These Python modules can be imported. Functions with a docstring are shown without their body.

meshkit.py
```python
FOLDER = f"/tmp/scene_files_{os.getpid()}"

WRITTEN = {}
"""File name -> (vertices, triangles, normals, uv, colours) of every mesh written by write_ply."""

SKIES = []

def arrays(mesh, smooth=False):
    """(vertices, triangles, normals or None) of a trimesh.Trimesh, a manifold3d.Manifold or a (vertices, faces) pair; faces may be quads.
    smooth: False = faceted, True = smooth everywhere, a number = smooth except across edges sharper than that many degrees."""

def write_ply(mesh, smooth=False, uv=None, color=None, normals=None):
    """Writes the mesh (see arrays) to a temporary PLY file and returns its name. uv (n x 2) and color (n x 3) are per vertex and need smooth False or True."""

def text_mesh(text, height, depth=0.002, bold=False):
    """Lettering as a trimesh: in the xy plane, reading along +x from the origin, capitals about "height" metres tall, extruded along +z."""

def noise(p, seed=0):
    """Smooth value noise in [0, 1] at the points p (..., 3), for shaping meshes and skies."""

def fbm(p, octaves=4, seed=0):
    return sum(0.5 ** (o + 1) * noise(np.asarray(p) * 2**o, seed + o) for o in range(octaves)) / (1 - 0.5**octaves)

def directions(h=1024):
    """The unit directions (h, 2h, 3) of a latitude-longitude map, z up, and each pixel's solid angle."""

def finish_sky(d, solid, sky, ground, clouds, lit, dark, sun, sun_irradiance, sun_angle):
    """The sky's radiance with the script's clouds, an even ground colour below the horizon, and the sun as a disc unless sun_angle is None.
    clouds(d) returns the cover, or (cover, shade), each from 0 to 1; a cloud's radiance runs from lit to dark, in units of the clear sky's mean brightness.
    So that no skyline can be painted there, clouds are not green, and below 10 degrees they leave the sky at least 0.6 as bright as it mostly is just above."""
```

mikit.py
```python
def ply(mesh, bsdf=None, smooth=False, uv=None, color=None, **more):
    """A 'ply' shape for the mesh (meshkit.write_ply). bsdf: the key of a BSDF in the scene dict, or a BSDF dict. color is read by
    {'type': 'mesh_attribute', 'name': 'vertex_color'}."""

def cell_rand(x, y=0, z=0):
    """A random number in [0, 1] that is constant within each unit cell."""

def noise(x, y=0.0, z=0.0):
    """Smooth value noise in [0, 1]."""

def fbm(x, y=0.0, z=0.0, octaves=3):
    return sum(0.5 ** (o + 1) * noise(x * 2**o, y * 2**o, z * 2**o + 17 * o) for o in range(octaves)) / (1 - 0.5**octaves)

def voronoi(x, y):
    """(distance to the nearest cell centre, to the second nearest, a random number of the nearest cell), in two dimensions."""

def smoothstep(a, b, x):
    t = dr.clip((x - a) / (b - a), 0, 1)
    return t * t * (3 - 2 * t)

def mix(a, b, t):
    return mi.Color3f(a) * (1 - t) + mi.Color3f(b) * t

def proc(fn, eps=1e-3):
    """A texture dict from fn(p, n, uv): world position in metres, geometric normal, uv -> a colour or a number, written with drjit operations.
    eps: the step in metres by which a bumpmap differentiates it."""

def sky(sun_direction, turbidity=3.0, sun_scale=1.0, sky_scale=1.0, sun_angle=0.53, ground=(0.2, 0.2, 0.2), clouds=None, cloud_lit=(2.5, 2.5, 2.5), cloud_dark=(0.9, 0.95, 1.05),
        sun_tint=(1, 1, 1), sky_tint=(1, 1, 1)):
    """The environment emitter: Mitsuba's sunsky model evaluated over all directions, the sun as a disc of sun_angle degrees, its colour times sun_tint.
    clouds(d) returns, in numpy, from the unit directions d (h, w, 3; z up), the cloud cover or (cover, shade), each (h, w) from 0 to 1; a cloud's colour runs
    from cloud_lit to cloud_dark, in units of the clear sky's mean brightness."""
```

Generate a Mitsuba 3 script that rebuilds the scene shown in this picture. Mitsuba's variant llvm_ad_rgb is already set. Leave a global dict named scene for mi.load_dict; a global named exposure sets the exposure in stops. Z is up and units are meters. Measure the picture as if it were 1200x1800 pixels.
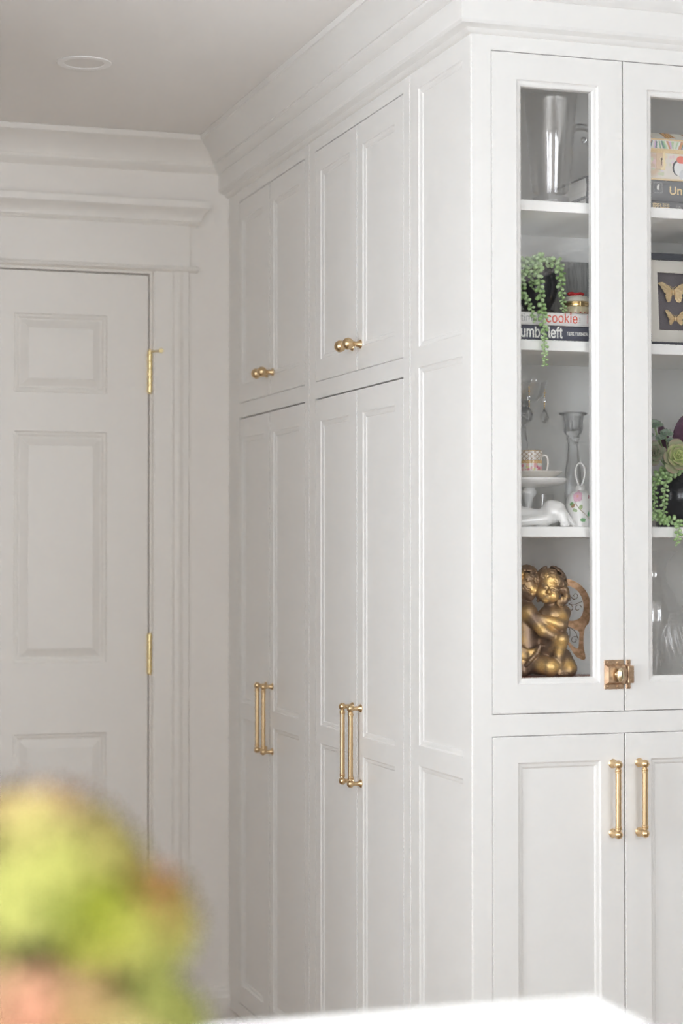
import math, random
import numpy as np, trimesh, shapely, shapely.geometry as sg, shapely.affinity as sa
import mitsuba as mi
import drjit as dr
import mikit, meshkit
from mikit import noise, fbm, smoothstep, mix, cell_rand

random.seed(7)
RNG = np.random.default_rng(7)
T = mi.ScalarTransform4f
scene, labels = {}, {}

# ------------------------------------------------------------------ camera, sky, exposure
EYE = np.array([-1.301, -3.277, 1.306])
VIEW = np.array([0.30623, 0.95175, 0.01987])
UP = np.array([-0.00581, -0.0190, 0.9998])
scene['camera'] = {'type': 'thinlens', 'fov': 19.867, 'fov_axis': 'x', 'near_clip': 0.05, 'far_clip': 60.0,
                   'aperture_radius': 0.0100, 'focus_distance': 3.95,
                   'to_world': T().look_at(origin=EYE.tolist(), target=(EYE + VIEW).tolist(), up=UP.tolist())}
exposure = 0.0


# glowing panels in out-of-view windows, placed to light the cabinets and walls (built with the walls below)
UNSEEN_WINDOW_LIGHT = [5.72, 6.14, 6.60]


# ------------------------------------------------------------------ measures
CEIL = 2.397          # ceiling height
BACK = 1.744          # the wall with the door
XL, XR, YR = -2.1, 1.27, -3.6   # other walls, out of view, placed for the light and the reflections
CAB_W = 0.606         # display cabinet and pantry depth
SEAM1, SEAM2 = 0.326, 1.007


# ------------------------------------------------------------------ helpers: materials
def bsdf(key, d):
    scene[key] = d
    return key


def rgb(*c):
    return {'type': 'rgb', 'value': [float(x) for x in c]}


def paint(key, col, rough=0.4, spec=0.4, **k):
    c = col if isinstance(col, dict) else rgb(*col)
    return bsdf(key, {'type': 'twosided', 'b': {'type': 'principled', 'base_color': c, 'roughness': rough, 'specular': spec, **k}})


def metal(key, col, rough):
    c = col if isinstance(col, dict) else rgb(*col)
    return bsdf(key, {'type': 'twosided', 'b': {'type': 'principled', 'base_color': c, 'roughness': rough, 'metallic': 1.0, 'specular': 0.5}})


VCOL = {'type': 'mesh_attribute', 'name': 'vertex_color'}
M_CAB = paint('mat_cabinet_paint', (0.725, 0.717, 0.70), 0.38, 0.4)
M_TRIM = paint('mat_trim_paint', (0.80, 0.772, 0.735), 0.42, 0.4)
M_WALL = paint('mat_wall_paint', (0.815, 0.785, 0.75), 0.6, 0.25)
M_CEIL = paint('mat_ceiling_paint', (0.74, 0.72, 0.70), 0.75, 0.15)
M_IN = paint('mat_cabinet_interior', (0.855, 0.85, 0.83), 0.5, 0.3)
M_GLOW_PANEL = paint('mat_glow_panel', (0.8, 0.8, 0.8), 0.9, 0.0)
M_UNSEEN_ROOM = paint('mat_unseen_room', (0.45, 0.44, 0.43), 0.7, 0.1)  # grey paint of the out-of-view room, keeps the glass reflections dark
M_DARK = paint('mat_dark_gap', (0.05, 0.045, 0.04), 0.8, 0.1)


def floor_col(p, n, uv):
    b = dr.floor(p.x / 0.12)
    r = cell_rand(b, dr.floor(p.y / 1.4 + cell_rand(b) * 5))
    g = fbm(p.x * 60, p.y * 4, r * 50)
    c = mix((0.22, 0.15, 0.09), (0.36, 0.26, 0.17), dr.clip(0.6 * g + 0.4 * r, 0, 1))
    return c


M_FLOOR = paint('mat_oak_floor', mikit.proc(floor_col), 0.35, 0.4)
M_QUARTZ = paint('mat_white_quartz', (0.88, 0.88, 0.875), 0.18, 0.5)
M_BRASS = metal('mat_satin_brass', (0.72, 0.53, 0.31), 0.27)
M_HINGE = metal('mat_polished_brass', (0.86, 0.72, 0.40), 0.18)
M_BRONZE = metal('mat_aged_brass', mikit.proc(lambda p, n, uv: mix((0.60, 0.42, 0.27), (0.46, 0.30, 0.19), smoothstep(0.35, 0.65, fbm(p.x * 140, p.y * 140, p.z * 140)))), 0.33)
M_LATCHKNOB = metal('mat_latch_knob_brass', (0.78, 0.66, 0.45), 0.25)
M_PANE = bsdf('mat_pane', {'type': 'thindielectric', 'int_ior': 1.62})
M_GLASS = bsdf('mat_glass', {'type': 'dielectric', 'int_ior': 1.48, 'ext_ior': 1.0})
M_THIN = bsdf('mat_thin_glass', {'type': 'thindielectric', 'int_ior': 1.62})
M_SOFTGLASS = bsdf('mat_soft_glass', {'type': 'thindielectric', 'int_ior': 1.36})
M_CRYSTAL = bsdf('mat_crystal', {'type': 'dielectric', 'int_ior': 1.62, 'ext_ior': 1.0})
M_PORC = paint('mat_white_porcelain', (0.86, 0.85, 0.83), 0.12, 0.5, clearcoat=0.6, clearcoat_gloss=0.9)
M_CREAM = paint('mat_cream_porcelain', (0.86, 0.82, 0.76), 0.15, 0.5)
M_BLACKPOT = paint('mat_black_glaze', (0.018, 0.018, 0.022), 0.16, 0.5)
M_VCOL = paint('mat_painted_print', VCOL, 0.45, 0.3)
M_VGLOSS = paint('mat_glazed_print', VCOL, 0.16, 0.5)
M_VMETAL = bsdf('mat_gilt_patina', {'type': 'twosided', 'b': {'type': 'principled', 'base_color': VCOL, 'metallic': 0.6, 'roughness': 0.40, 'specular': 0.5}})
M_LEAFV = paint('mat_foliage', VCOL, 0.5, 0.3)
M_PETALV = bsdf('mat_hydrangea', {'type': 'twosided', 'b': {'type': 'diffuse', 'reflectance': VCOL}})
M_PAGES = paint('mat_page_block', mikit.proc(lambda p, n, uv: mi.Color3f(0.84, 0.83, 0.80) * (0.9 + 0.1 * noise(p.z * 2200, 0, 0))), 0.8, 0.1)
M_BOOKW = paint('mat_book_white', (0.82, 0.80, 0.78), 0.4, 0.3)
M_BOOKN = paint('mat_book_navy', mikit.proc(lambda p, n, uv: mi.Color3f(0.095, 0.098, 0.125) * (0.85 + 0.3 * noise(p.x * 900, p.y * 900, p.z * 900))), 0.6, 0.2)
M_BOOKG = paint('mat_book_charcoal', (0.13, 0.132, 0.14), 0.5, 0.3)
M_INKR = paint('mat_ink_red', (0.62, 0.10, 0.06), 0.5, 0.2)
M_INKG = paint('mat_ink_grey', (0.42, 0.42, 0.42), 0.5, 0.2)
M_INKW = paint('mat_ink_white', (0.85, 0.84, 0.80), 0.5, 0.2)
M_GOLD = metal('mat_gold_foil', (0.86, 0.66, 0.36), 0.3)
M_GOLDP = paint('mat_gold_paint', (0.80, 0.62, 0.36), 0.35, 0.5, metallic=0.5)
M_FRAME = paint('mat_black_frame', mikit.proc(lambda p, n, uv: mi.Color3f(0.07, 0.075, 0.088) * (0.8 + 0.5 * noise(p.x * 120, p.y * 900, p.z * 900))), 0.5, 0.3)
M_MAT = paint('mat_cream_mat_board', (0.78, 0.74, 0.67), 0.8, 0.1)
M_FELT = paint('mat_grey_felt', mikit.proc(lambda p, n, uv: mi.Color3f(0.19, 0.17, 0.18) * (0.85 + 0.3 * noise(p.x * 1200, p.y * 1200, p.z * 1200))), 0.9, 0.1)
M_BUTTERFLY = paint('mat_butterfly_gilt', (0.82, 0.63, 0.38), 0.4, 0.5, metallic=0.35)
M_WOODB = paint('mat_mahogany', mikit.proc(lambda p, n, uv: mix((0.16, 0.045, 0.025), (0.30, 0.10, 0.06), fbm(p.x * 40, p.y * 200, p.z * 200))), 0.3, 0.4)
M_COPPER = metal('mat_copper_wing', mikit.proc(lambda p, n, uv: mix((0.42, 0.24, 0.13), (0.66, 0.42, 0.26), smoothstep(0.3, 0.7, fbm(p.x * 130, p.y * 130, p.z * 130)))), 0.42)
M_WIRE = metal('mat_dark_wire', (0.22, 0.15, 0.10), 0.4)
M_GREYWOOD = paint('mat_weathered_grey', mikit.proc(lambda p, n, uv: mix((0.23, 0.235, 0.23), (0.42, 0.42, 0.41), smoothstep(0.3, 0.7, fbm(p.x * 260, p.y * 30, p.z * 22, 4)))), 0.7, 0.2)
M_RED = paint('mat_red_enamel', (0.55, 0.03, 0.035), 0.2, 0.5)
M_STEM = paint('mat_succulent_stem', (0.30, 0.40, 0.20), 0.6, 0.2)
M_PURPLE = paint('mat_purple_leaf', mikit.proc(lambda p, n, uv: mix((0.045, 0.018, 0.035), (0.11, 0.04, 0.075), fbm(p.x * 120, p.y * 120, p.z * 120))), 0.4, 0.3)
GREENS = [paint(f'mat_bead_green_{k}', c, 0.45, 0.3) for k, c in enumerate([(0.30, 0.46, 0.18), (0.38, 0.54, 0.25), (0.47, 0.62, 0.34)])]
M_LIGHTTRIM = paint('mat_downlight_trim', (0.82, 0.81, 0.80), 0.4, 0.4)
M_LENS = paint('mat_downlight_lens', (0.72, 0.70, 0.68), 0.5, 0.3)
M_VASE = paint('mat_vase_ceramic', (0.8, 0.8, 0.78), 0.3, 0.4)


# ------------------------------------------------------------------ helpers: meshes and entries
def cat(ms):
    return trimesh.util.concatenate([m for m in ms if m is not None])


def quads(v, f):
    v, f = np.asarray(v, float), np.asarray(f, int)
    if f.shape[1] == 4:
        f = np.vstack([f[:, [0, 1, 2]], f[:, [0, 2, 3]]])
    return trimesh.Trimesh(v, f, process=False)


def box(x0, x1, y0, y1, z0, z1, c=0.0):
    if c <= 0:
        m = trimesh.creation.box(extents=[x1 - x0, y1 - y0, z1 - z0])
        m.apply_translation([(x0 + x1) / 2, (y0 + y1) / 2, (z0 + z1) / 2])
        return m
    pts = []
    lo, hi = np.array([x0, y0, z0]), np.array([x1, y1, z1])
    for s in np.ndindex(2, 2, 2):
        k = np.where(np.array(s) == 1, hi, lo)
        i = np.where(np.array(s) == 1, -1, 1) * c
        for a in range(3):
            q = k + i
            q[a] = k[a]
            pts.append(q)
    return trimesh.convex.convex_hull(np.array(pts))


def lathe(prof, n=48, mod=None, close=True):
    """Solid of revolution about z; prof: closed loop of (r, z) run once around the solid. mod(theta, z) scales the radius."""
    prof = list(prof)
    th = np.linspace(0, 2 * math.pi, n, endpoint=False)
    k = len(prof)
    r = np.array([p[0] for p in prof])
    z = np.array([p[1] for p in prof])
    s = np.ones((k, n)) if mod is None else np.array([[mod(t, zz) for t in th] for zz in z])
    v = np.stack([r[:, None] * s * np.cos(th), r[:, None] * s * np.sin(th), np.broadcast_to(z[:, None], (k, n))], -1).reshape(-1, 3)
    f = []
    for i in range(k if close else k - 1):
        j = (i + 1) % k
        if r[i] < 1e-9 and r[j] < 1e-9:
            continue
        for a in range(n):
            b = (a + 1) % n
            f.append([i * n + a, i * n + b, j * n + b, j * n + a])
    m = quads(v, f)
    m.merge_vertices()
    m.update_faces(m.nondegenerate_faces())
    if m.volume < 0:
        m.invert()
    return m


def solid(prof, n=48, mod=None):
    """Lathe of an open outline from bottom to top, closed on the axis."""
    p = list(prof)
    if p[0][0] > 1e-6:
        p = [(0, p[0][1])] + p
    if p[-1][0] > 1e-6:
        p = p + [(0, p[-1][1])]
    return lathe(p, n, mod)


def smooth_curve(pts, n=8):
    """Catmull-Rom through the points."""
    P = np.asarray(pts, float)
    Q = np.vstack([2 * P[0] - P[1], P, 2 * P[-1] - P[-2]])
    out = []
    for i in range(1, len(Q) - 2):
        for t in np.linspace(0, 1, n, endpoint=False):
            a, b, c, d = Q[i - 1:i + 3]
            out.append(0.5 * (2 * b + (c - a) * t + (2 * a - 5 * b + 4 * c - d) * t * t + (3 * b - a - 3 * c + d) * t ** 3))
    out.append(P[-1])
    return np.array(out)


def tube(pts, rad, n=8, caps=True):
    p = np.asarray(pts, float)
    rad = np.broadcast_to(rad, (len(p),))
    t = np.gradient(p, axis=0)
    t /= np.linalg.norm(t, axis=1, keepdims=True) + 1e-12
    ref = np.array([0.0, 0, 1]) if abs(t[0][2]) < 0.9 else np.array([1.0, 0, 0])
    a = np.cross(t[0], ref)
    a /= np.linalg.norm(a)
    vs = []
    th = np.linspace(0, 2 * math.pi, n, endpoint=False)
    for i in range(len(p)):
        a = a - t[i] * (a @ t[i])
        a /= np.linalg.norm(a) + 1e-12
        b = np.cross(t[i], a)
        vs.append(p[i] + rad[i] * (np.cos(th)[:, None] * a + np.sin(th)[:, None] * b))
    v = np.vstack(vs)
    f = []
    for i in range(len(p) - 1):
        for k in range(n):
            l = (k + 1) % n
            f.append([i * n + k, i * n + l, (i + 1) * n + l, (i + 1) * n + k])
    m = quads(v, f)
    if caps:
        e = len(p) - 1
        v2 = np.vstack([m.vertices, p[0], p[-1]])
        c0, c1 = len(v2) - 2, len(v2) - 1
        extra = [[c0, (k + 1) % n, k] for k in range(n)] + [[c1, e * n + k, e * n + (k + 1) % n] for k in range(n)]
        m = trimesh.Trimesh(v2, np.vstack([m.faces, extra]), process=False)
    return m


def moved(m, x=0, y=0, z=0, rz=0, rx=0, ry=0, s=1.0):
    m = m.copy()
    if s != 1.0:
        m.apply_scale(s)
    for a, ax in ((rx, [1, 0, 0]), (ry, [0, 1, 0]), (rz, [0, 0, 1])):
        if a:
            m.apply_transform(trimesh.transformations.rotation_matrix(a, ax))
    m.apply_translation([x, y, z])
    return m


def onto(m, o, u, v, w):
    """Local x, y, z of m along u, v, w from o."""
    M = np.eye(4)
    M[:3, 0], M[:3, 1], M[:3, 2], M[:3, 3] = u, v, w, o
    m = m.copy()
    m.apply_transform(M)
    if np.linalg.det(M[:3, :3]) < 0:
        m.invert()
    return m


def numbered(key):
    if key not in scene and key not in labels and not any(k.startswith(key + '__') for k in scene):
        return key
    n = 1
    while f'{key}_{n:03d}' in scene or f'{key}_{n:03d}' in labels or any(k.startswith(f'{key}_{n:03d}__') for k in scene):
        n += 1
    return f'{key}_{n:03d}'


def thing(name, label, category, group=None):
    key = numbered(name)
    labels[key] = {'label': label, 'category': category}
    if group:
        labels[key]['group'] = group
    return key


def add(name, mesh, mat, parent=None, smooth=False, color=None, label=None, kind=None, shape=None, to_world=None):
    key = numbered((parent + '__' if parent else '') + name)
    d = dict(shape) if shape is not None else mikit.ply(mesh, mat, smooth=smooth, color=color)
    if to_world is not None:
        d['to_world'] = to_world
    scene[key] = d
    if label or kind:
        labels[key] = {**labels.get(key, {}), **({'label': label} if label else {}), **({'kind': kind} if kind else {})}
    return key


def lump(name, mesh, mat, label, category, smooth=False, color=None, group=None):
    key = thing(name, label, category, group)
    scene[key] = mikit.ply(mesh, mat, smooth=smooth, color=color)
    return key


def struct(name, mesh, mat, smooth=False, label=None):
    scene[name] = mikit.ply(mesh, mat, smooth=smooth)
    labels[name] = {'kind': 'structure', **({'label': label} if label else {})}
    return name


def vcol(m, c):
    return np.broadcast_to(np.asarray(c, float), (len(m.vertices), 3)).copy()


def colored(pairs):
    """[(mesh, colour)] joined, with per-vertex colours."""
    return cat([m for m, _ in pairs]), np.vstack([vcol(m, c) if np.ndim(c) == 1 else c for m, c in pairs])


# joinery: a board in (u, v) with front at n = 0, openings [(u0, u1, v0, v1)], and an edge profile [(inset, n)] around each opening
BEVEL = [(0, 0), (0.0012, -0.0022), (0.0035, -0.0034), (0.0075, -0.0038), (0.0098, -0.0048), (0.0112, -0.0066)]
SQUARE = [(0, 0)]


def joinery(u0, u1, v0, v1, openings, t=0.019, prof=BEVEL, through=False, c=0.0008):
    V, F = [], []

    def quad(a, b, cc, d):
        k = len(V)
        V.extend([a, b, cc, d])
        F.append([k, k + 1, k + 2, k + 3])

    def rect(i, o):
        return [(o[0] + i, o[2] + i), (o[1] - i, o[2] + i), (o[1] - i, o[3] - i), (o[0] + i, o[3] - i)]

    def strip(ra, na, rb, nb):
        for k in range(4):
            l = (k + 1) % 4
            quad((*ra[k], na), (*ra[l], na), (*rb[l], nb), (*rb[k], nb))

    outer = (u0, u1, v0, v1)
    for n, ins in ((0.0, c), (-t, 0.0)):
        if n < 0 and not through:
            r = rect(0, outer)
            quad(*[(*p, n) for p in r])
            continue
        us = sorted({u0 + ins, u1 - ins, *[x for o in openings for x in o[:2]]})
        vs = sorted({v0 + ins, v1 - ins, *[x for o in openings for x in o[2:]]})
        for a, b in zip(us, us[1:]):
            for d, e in zip(vs, vs[1:]):
                mu, mv = (a + b) / 2, (d + e) / 2
                if any(o[0] < mu < o[1] and o[2] < mv < o[3] for o in openings):
                    continue
                quad((a, d, n), (b, d, n), (b, e, n), (a, e, n))
    strip(rect(c, outer), 0.0, rect(0, outer), -c)
    strip(rect(0, outer), -c, rect(0, outer), -t)
    for o in openings:
        for (ia, na), (ib, nb) in zip(prof, prof[1:]):
            strip(rect(ia, o), na, rect(ib, o), nb)
        ie, ne = prof[-1]
        if through:
            strip(rect(ie, o), ne, rect(ie, o), -t)
            if ie > 0:
                strip(rect(ie, o), -t, rect(0, o), -t)
        else:
            quad(*[(*p, ne) for p in rect(ie, o)])
    return quads(V, F)


def on_left(m):      # the pantry side: local u = world y, v = z, n = -x
    return onto(m, [0, 0, 0], [0, 1, 0], [0, 0, 1], [-1, 0, 0])


def on_front(m):     # the glass-door side: local u = x, v = z, n = -y
    return onto(m, [0, 0, 0], [1, 0, 0], [0, 0, 1], [0, -1, 0])


def sweep(path, normals, prof, caps=True):
    """Moulding: prof [(projection, z)] carried along 2-D path points with (mitred) outward normals."""
    path, normals = np.asarray(path, float), np.asarray(normals, float)
    k, n = len(prof), len(path)
    V = [[*(path[i] + normals[i] * p), z] for i in range(n) for p, z in prof]
    F = [[i * k + j, (i + 1) * k + j, (i + 1) * k + (j + 1) % k, i * k + (j + 1) % k] for i in range(n - 1) for j in range(k)]
    m = quads(V, F)
    if caps:
        tri = trimesh.creation.triangulate_polygon(sg.Polygon(prof), engine='earcut')[1]
        m = trimesh.Trimesh(m.vertices, np.vstack([m.faces, tri, tri + (n - 1) * k]), process=False)
    return m


def surface_net(blobs, lo, hi, h, floor=0.0):
    """Mesh of the blobs on a grid (naive surface nets), cut flat at the floor height."""
    ax = [np.arange(a, b + h, h) for a, b in zip(lo, hi)]
    D = np.maximum(blobs.grid(ax), floor - ax[2][None, None, :])
    n = np.array(D.shape)
    inside = D < 0
    acc, cnt = np.zeros((*(n - 1), 3)), np.zeros(n - 1)
    base = np.stack(np.meshgrid(*[np.arange(k - 1) for k in n], indexing='ij'), -1).astype(float)
    for a in range(3):
        for b in (0, 1):
            for c in (0, 1):
                o0 = [0, 0, 0]
                o0[(a + 1) % 3], o0[(a + 2) % 3] = b, c
                o1 = list(o0)
                o1[a] = 1
                s0 = tuple(slice(o, o + k - 1) for o, k in zip(o0, n))
                s1 = tuple(slice(o, o + k - 1) for o, k in zip(o1, n))
                d0, d1 = D[s0], D[s1]
                m = (d0 < 0) != (d1 < 0)
                t = np.where(m, d0 / np.where(m, d0 - d1, 1), 0)
                pt = base + np.array(o0, float)
                pt[..., a] += t
                acc[m] += pt[m]
                cnt[m] += 1
    cell = cnt > 0
    idx = -np.ones(n - 1, int)
    idx[cell] = np.arange(cell.sum())
    v = acc[cell] / cnt[cell][:, None] * h + np.array([a[0] for a in ax])
    F = []
    for a in range(3):
        b, c = (a + 1) % 3, (a + 2) % 3
        s0 = [slice(1, -1)] * 3
        s0[a] = slice(0, -1)
        s1 = list(s0)
        s1[a] = slice(1, None)
        ins0, ins1 = inside[tuple(s0)], inside[tuple(s1)]
        at = np.argwhere(ins0 != ins1)
        fl = ins0[ins0 != ins1]
        if not len(at):
            continue
        at = at.copy()
        for k in (b, c):
            at[:, k] += 1
        def cid(db, dc):
            q = at.copy()
            q[:, b] -= db
            q[:, c] -= dc
            return idx[q[:, 0], q[:, 1], q[:, 2]]
        q = np.stack([cid(1, 1), cid(0, 1), cid(0, 0), cid(1, 0)], 1)
        q[~fl] = q[~fl][:, ::-1]
        F.append(q)
    return quads(v, np.vstack(F))


class Blobs:
    """Smooth union (or cut) of round cones and ellipsoids."""
    def __init__(self, k):
        self.k, self.items = k, []

    def cone(self, a, ra, b, rb, k=None, cut=False):
        self.items.append(('c', np.array(a, float), ra, np.array(b, float), rb, k or self.k, cut))
        return self

    def ball(self, c, r, k=None, cut=False):
        r = np.broadcast_to(np.asarray(r, float), 3)
        self.items.append(('e', np.array(c, float), r, None, None, k or self.k, cut))
        return self

    def chain(self, pts, r, k=None, cut=False):
        r = np.broadcast_to(r, len(pts))
        for a, b, ra, rb in zip(pts, pts[1:], r, r[1:]):
            self.cone(a, ra, b, rb, k, cut)
        return self

    def grid(self, ax):
        """Distance on the grid; each piece is only worked out near itself."""
        D = np.full([len(x) for x in ax], 30.0)
        for kind, a, ra, b, rb, k, cut in self.items:
            if kind == 'c':
                lo, hi = np.minimum(a - ra, b - rb), np.maximum(a + ra, b + rb)
            else:
                lo, hi = a - ra, a + ra
            sl = tuple(slice(max(int(np.searchsorted(x, l - k - 3)), 0), int(np.searchsorted(x, u + k + 3))) for x, l, u in zip(ax, lo, hi))
            p = np.stack(np.meshgrid(*[x[s] for x, s in zip(ax, sl)], indexing='ij'), -1)
            if kind == 'c':
                ab = b - a
                t = np.clip(((p - a) @ ab) / max(ab @ ab, 1e-9), 0, 1)
                q = p - a - t[..., None] * ab
                e = np.sqrt((q * q).sum(-1)) - (ra + (rb - ra) * t)
            else:
                q = (p - a) / ra
                l = np.sqrt((q * q).sum(-1))
                w = q / ra
                e = l * (l - 1) / (np.sqrt((w * w).sum(-1)) + 1e-9)
            d = D[sl]
            hh = np.maximum(k - np.abs(d + e if cut else d - e), 0) / k
            D[sl] = np.maximum(d, -e) + hh * hh * k / 4 if cut else np.minimum(d, e) - hh * hh * k / 4
        return D


# ------------------------------------------------------------------ the room
struct('floor', box(XL - 0.2, XR + 0.2, YR - 0.2, BACK + 0.25, -0.1, 0.0), M_FLOOR)
struct('ceiling', box(XL - 0.2, XR + 0.2, YR - 0.2, BACK + 0.25, CEIL, CEIL + 0.1), M_CEIL)

DX0, DX1, DTOP = -1.029, -0.217, 2.031     # the passage door
OPEN = [(DX0 - 0.022, DX1 + 0.008 + 0.014, -0.001, DTOP + 0.018)]
wb = [box(XL - 0.12, XR + 0.12, BACK + 0.06, BACK + 0.18, 0, CEIL)]
o = OPEN[0]
wb += [box(XL, o[0], BACK, BACK + 0.06, 0, CEIL), box(o[1], XR, BACK, BACK + 0.06, 0, CEIL), box(o[0], o[1], BACK, BACK + 0.06, o[3], CEIL)]
struct('wall_back', cat(wb), M_WALL)


def wall_with_openings(axis, at, a0, a1, holes, th=0.12):
    """A wall slab along 'x' or 'y' with window holes [(a, b, z0, z1)]."""
    ms, cuts = [], sorted({a0, a1, *[v for h in holes for v in h[:2]]})
    for a, b in zip(cuts, cuts[1:]):
        m = (a + b) / 2
        z = 0.0
        for h in sorted([h for h in holes if h[0] < m < h[1]], key=lambda h: h[2]):
            if h[2] > z:
                ms.append((a, b, z, h[2]))
            z = h[3]
        ms.append((a, b, z, CEIL))
    out = []
    for a, b, z0, z1 in ms:
        if z1 - z0 < 1e-6:
            continue
        out.append(box(at[0], at[1], a, b, z0, z1) if axis == 'y' else box(a, b, at[0], at[1], z0, z1))
    return cat(out)


ADDED_STUB = -1.38     # added wall stub out of view, shades the far pantry from the left windows
LEFT_HOLES = [(-3.5, -2.6, 0.6, 2.385), (-1.4, -0.4, 0.3, 2.385)]  # unseen windows, placed and sized to light the pantry side and cabinet interior
REAR_HOLES = [(-2.0, -1.05, 0.6, 2.385), (0.1, 1.22, 0.75, 2.385)]
struct('wall_left', cat([wall_with_openings('y', (XL - 0.12, XL), YR, BACK, LEFT_HOLES), box(XL, ADDED_STUB, -0.1, 0.02, 0, CEIL)]), M_WALL)
struct('wall_rear', wall_with_openings('x', (YR - 0.12, YR), XL - 0.12, XR + 0.12, REAR_HOLES), M_WALL)
# out-of-view opening and grey room at right, placed to darken the cabinet glass reflections
struct('wall_right', cat([box(XR, XR + 0.12, YR, -3.3, 0, CEIL), box(XR, XR + 0.12, -0.35, BACK, 0, CEIL), box(XR, XR + 0.12, -3.3, -0.35, 2.2440, CEIL), box(CAB_W, XR, SEAM1, SEAM1 + 0.1, 0, CEIL), box(CAB_W + 0.001, XR, 0.0005, SEAM1, 2.2450, CEIL)]), M_WALL)
struct('wall_unseen_room', cat([box(4.4, 4.5, -4.2, 0.6, 0, CEIL), box(XR + 0.12, 4.5, -4.3, -4.2, 0, CEIL), box(XR + 0.12, 4.5, 0.6, 0.7, 0, CEIL)]), M_UNSEEN_ROOM)
struct('floor_unseen_room', box(XR + 0.2, 4.5, -4.2, 0.6, -0.1, -0.001), M_UNSEEN_ROOM)
struct('ceiling_unseen_room', box(XR + 0.2, 4.5, -4.2, 0.6, CEIL, CEIL + 0.1), M_UNSEEN_ROOM)
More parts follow.
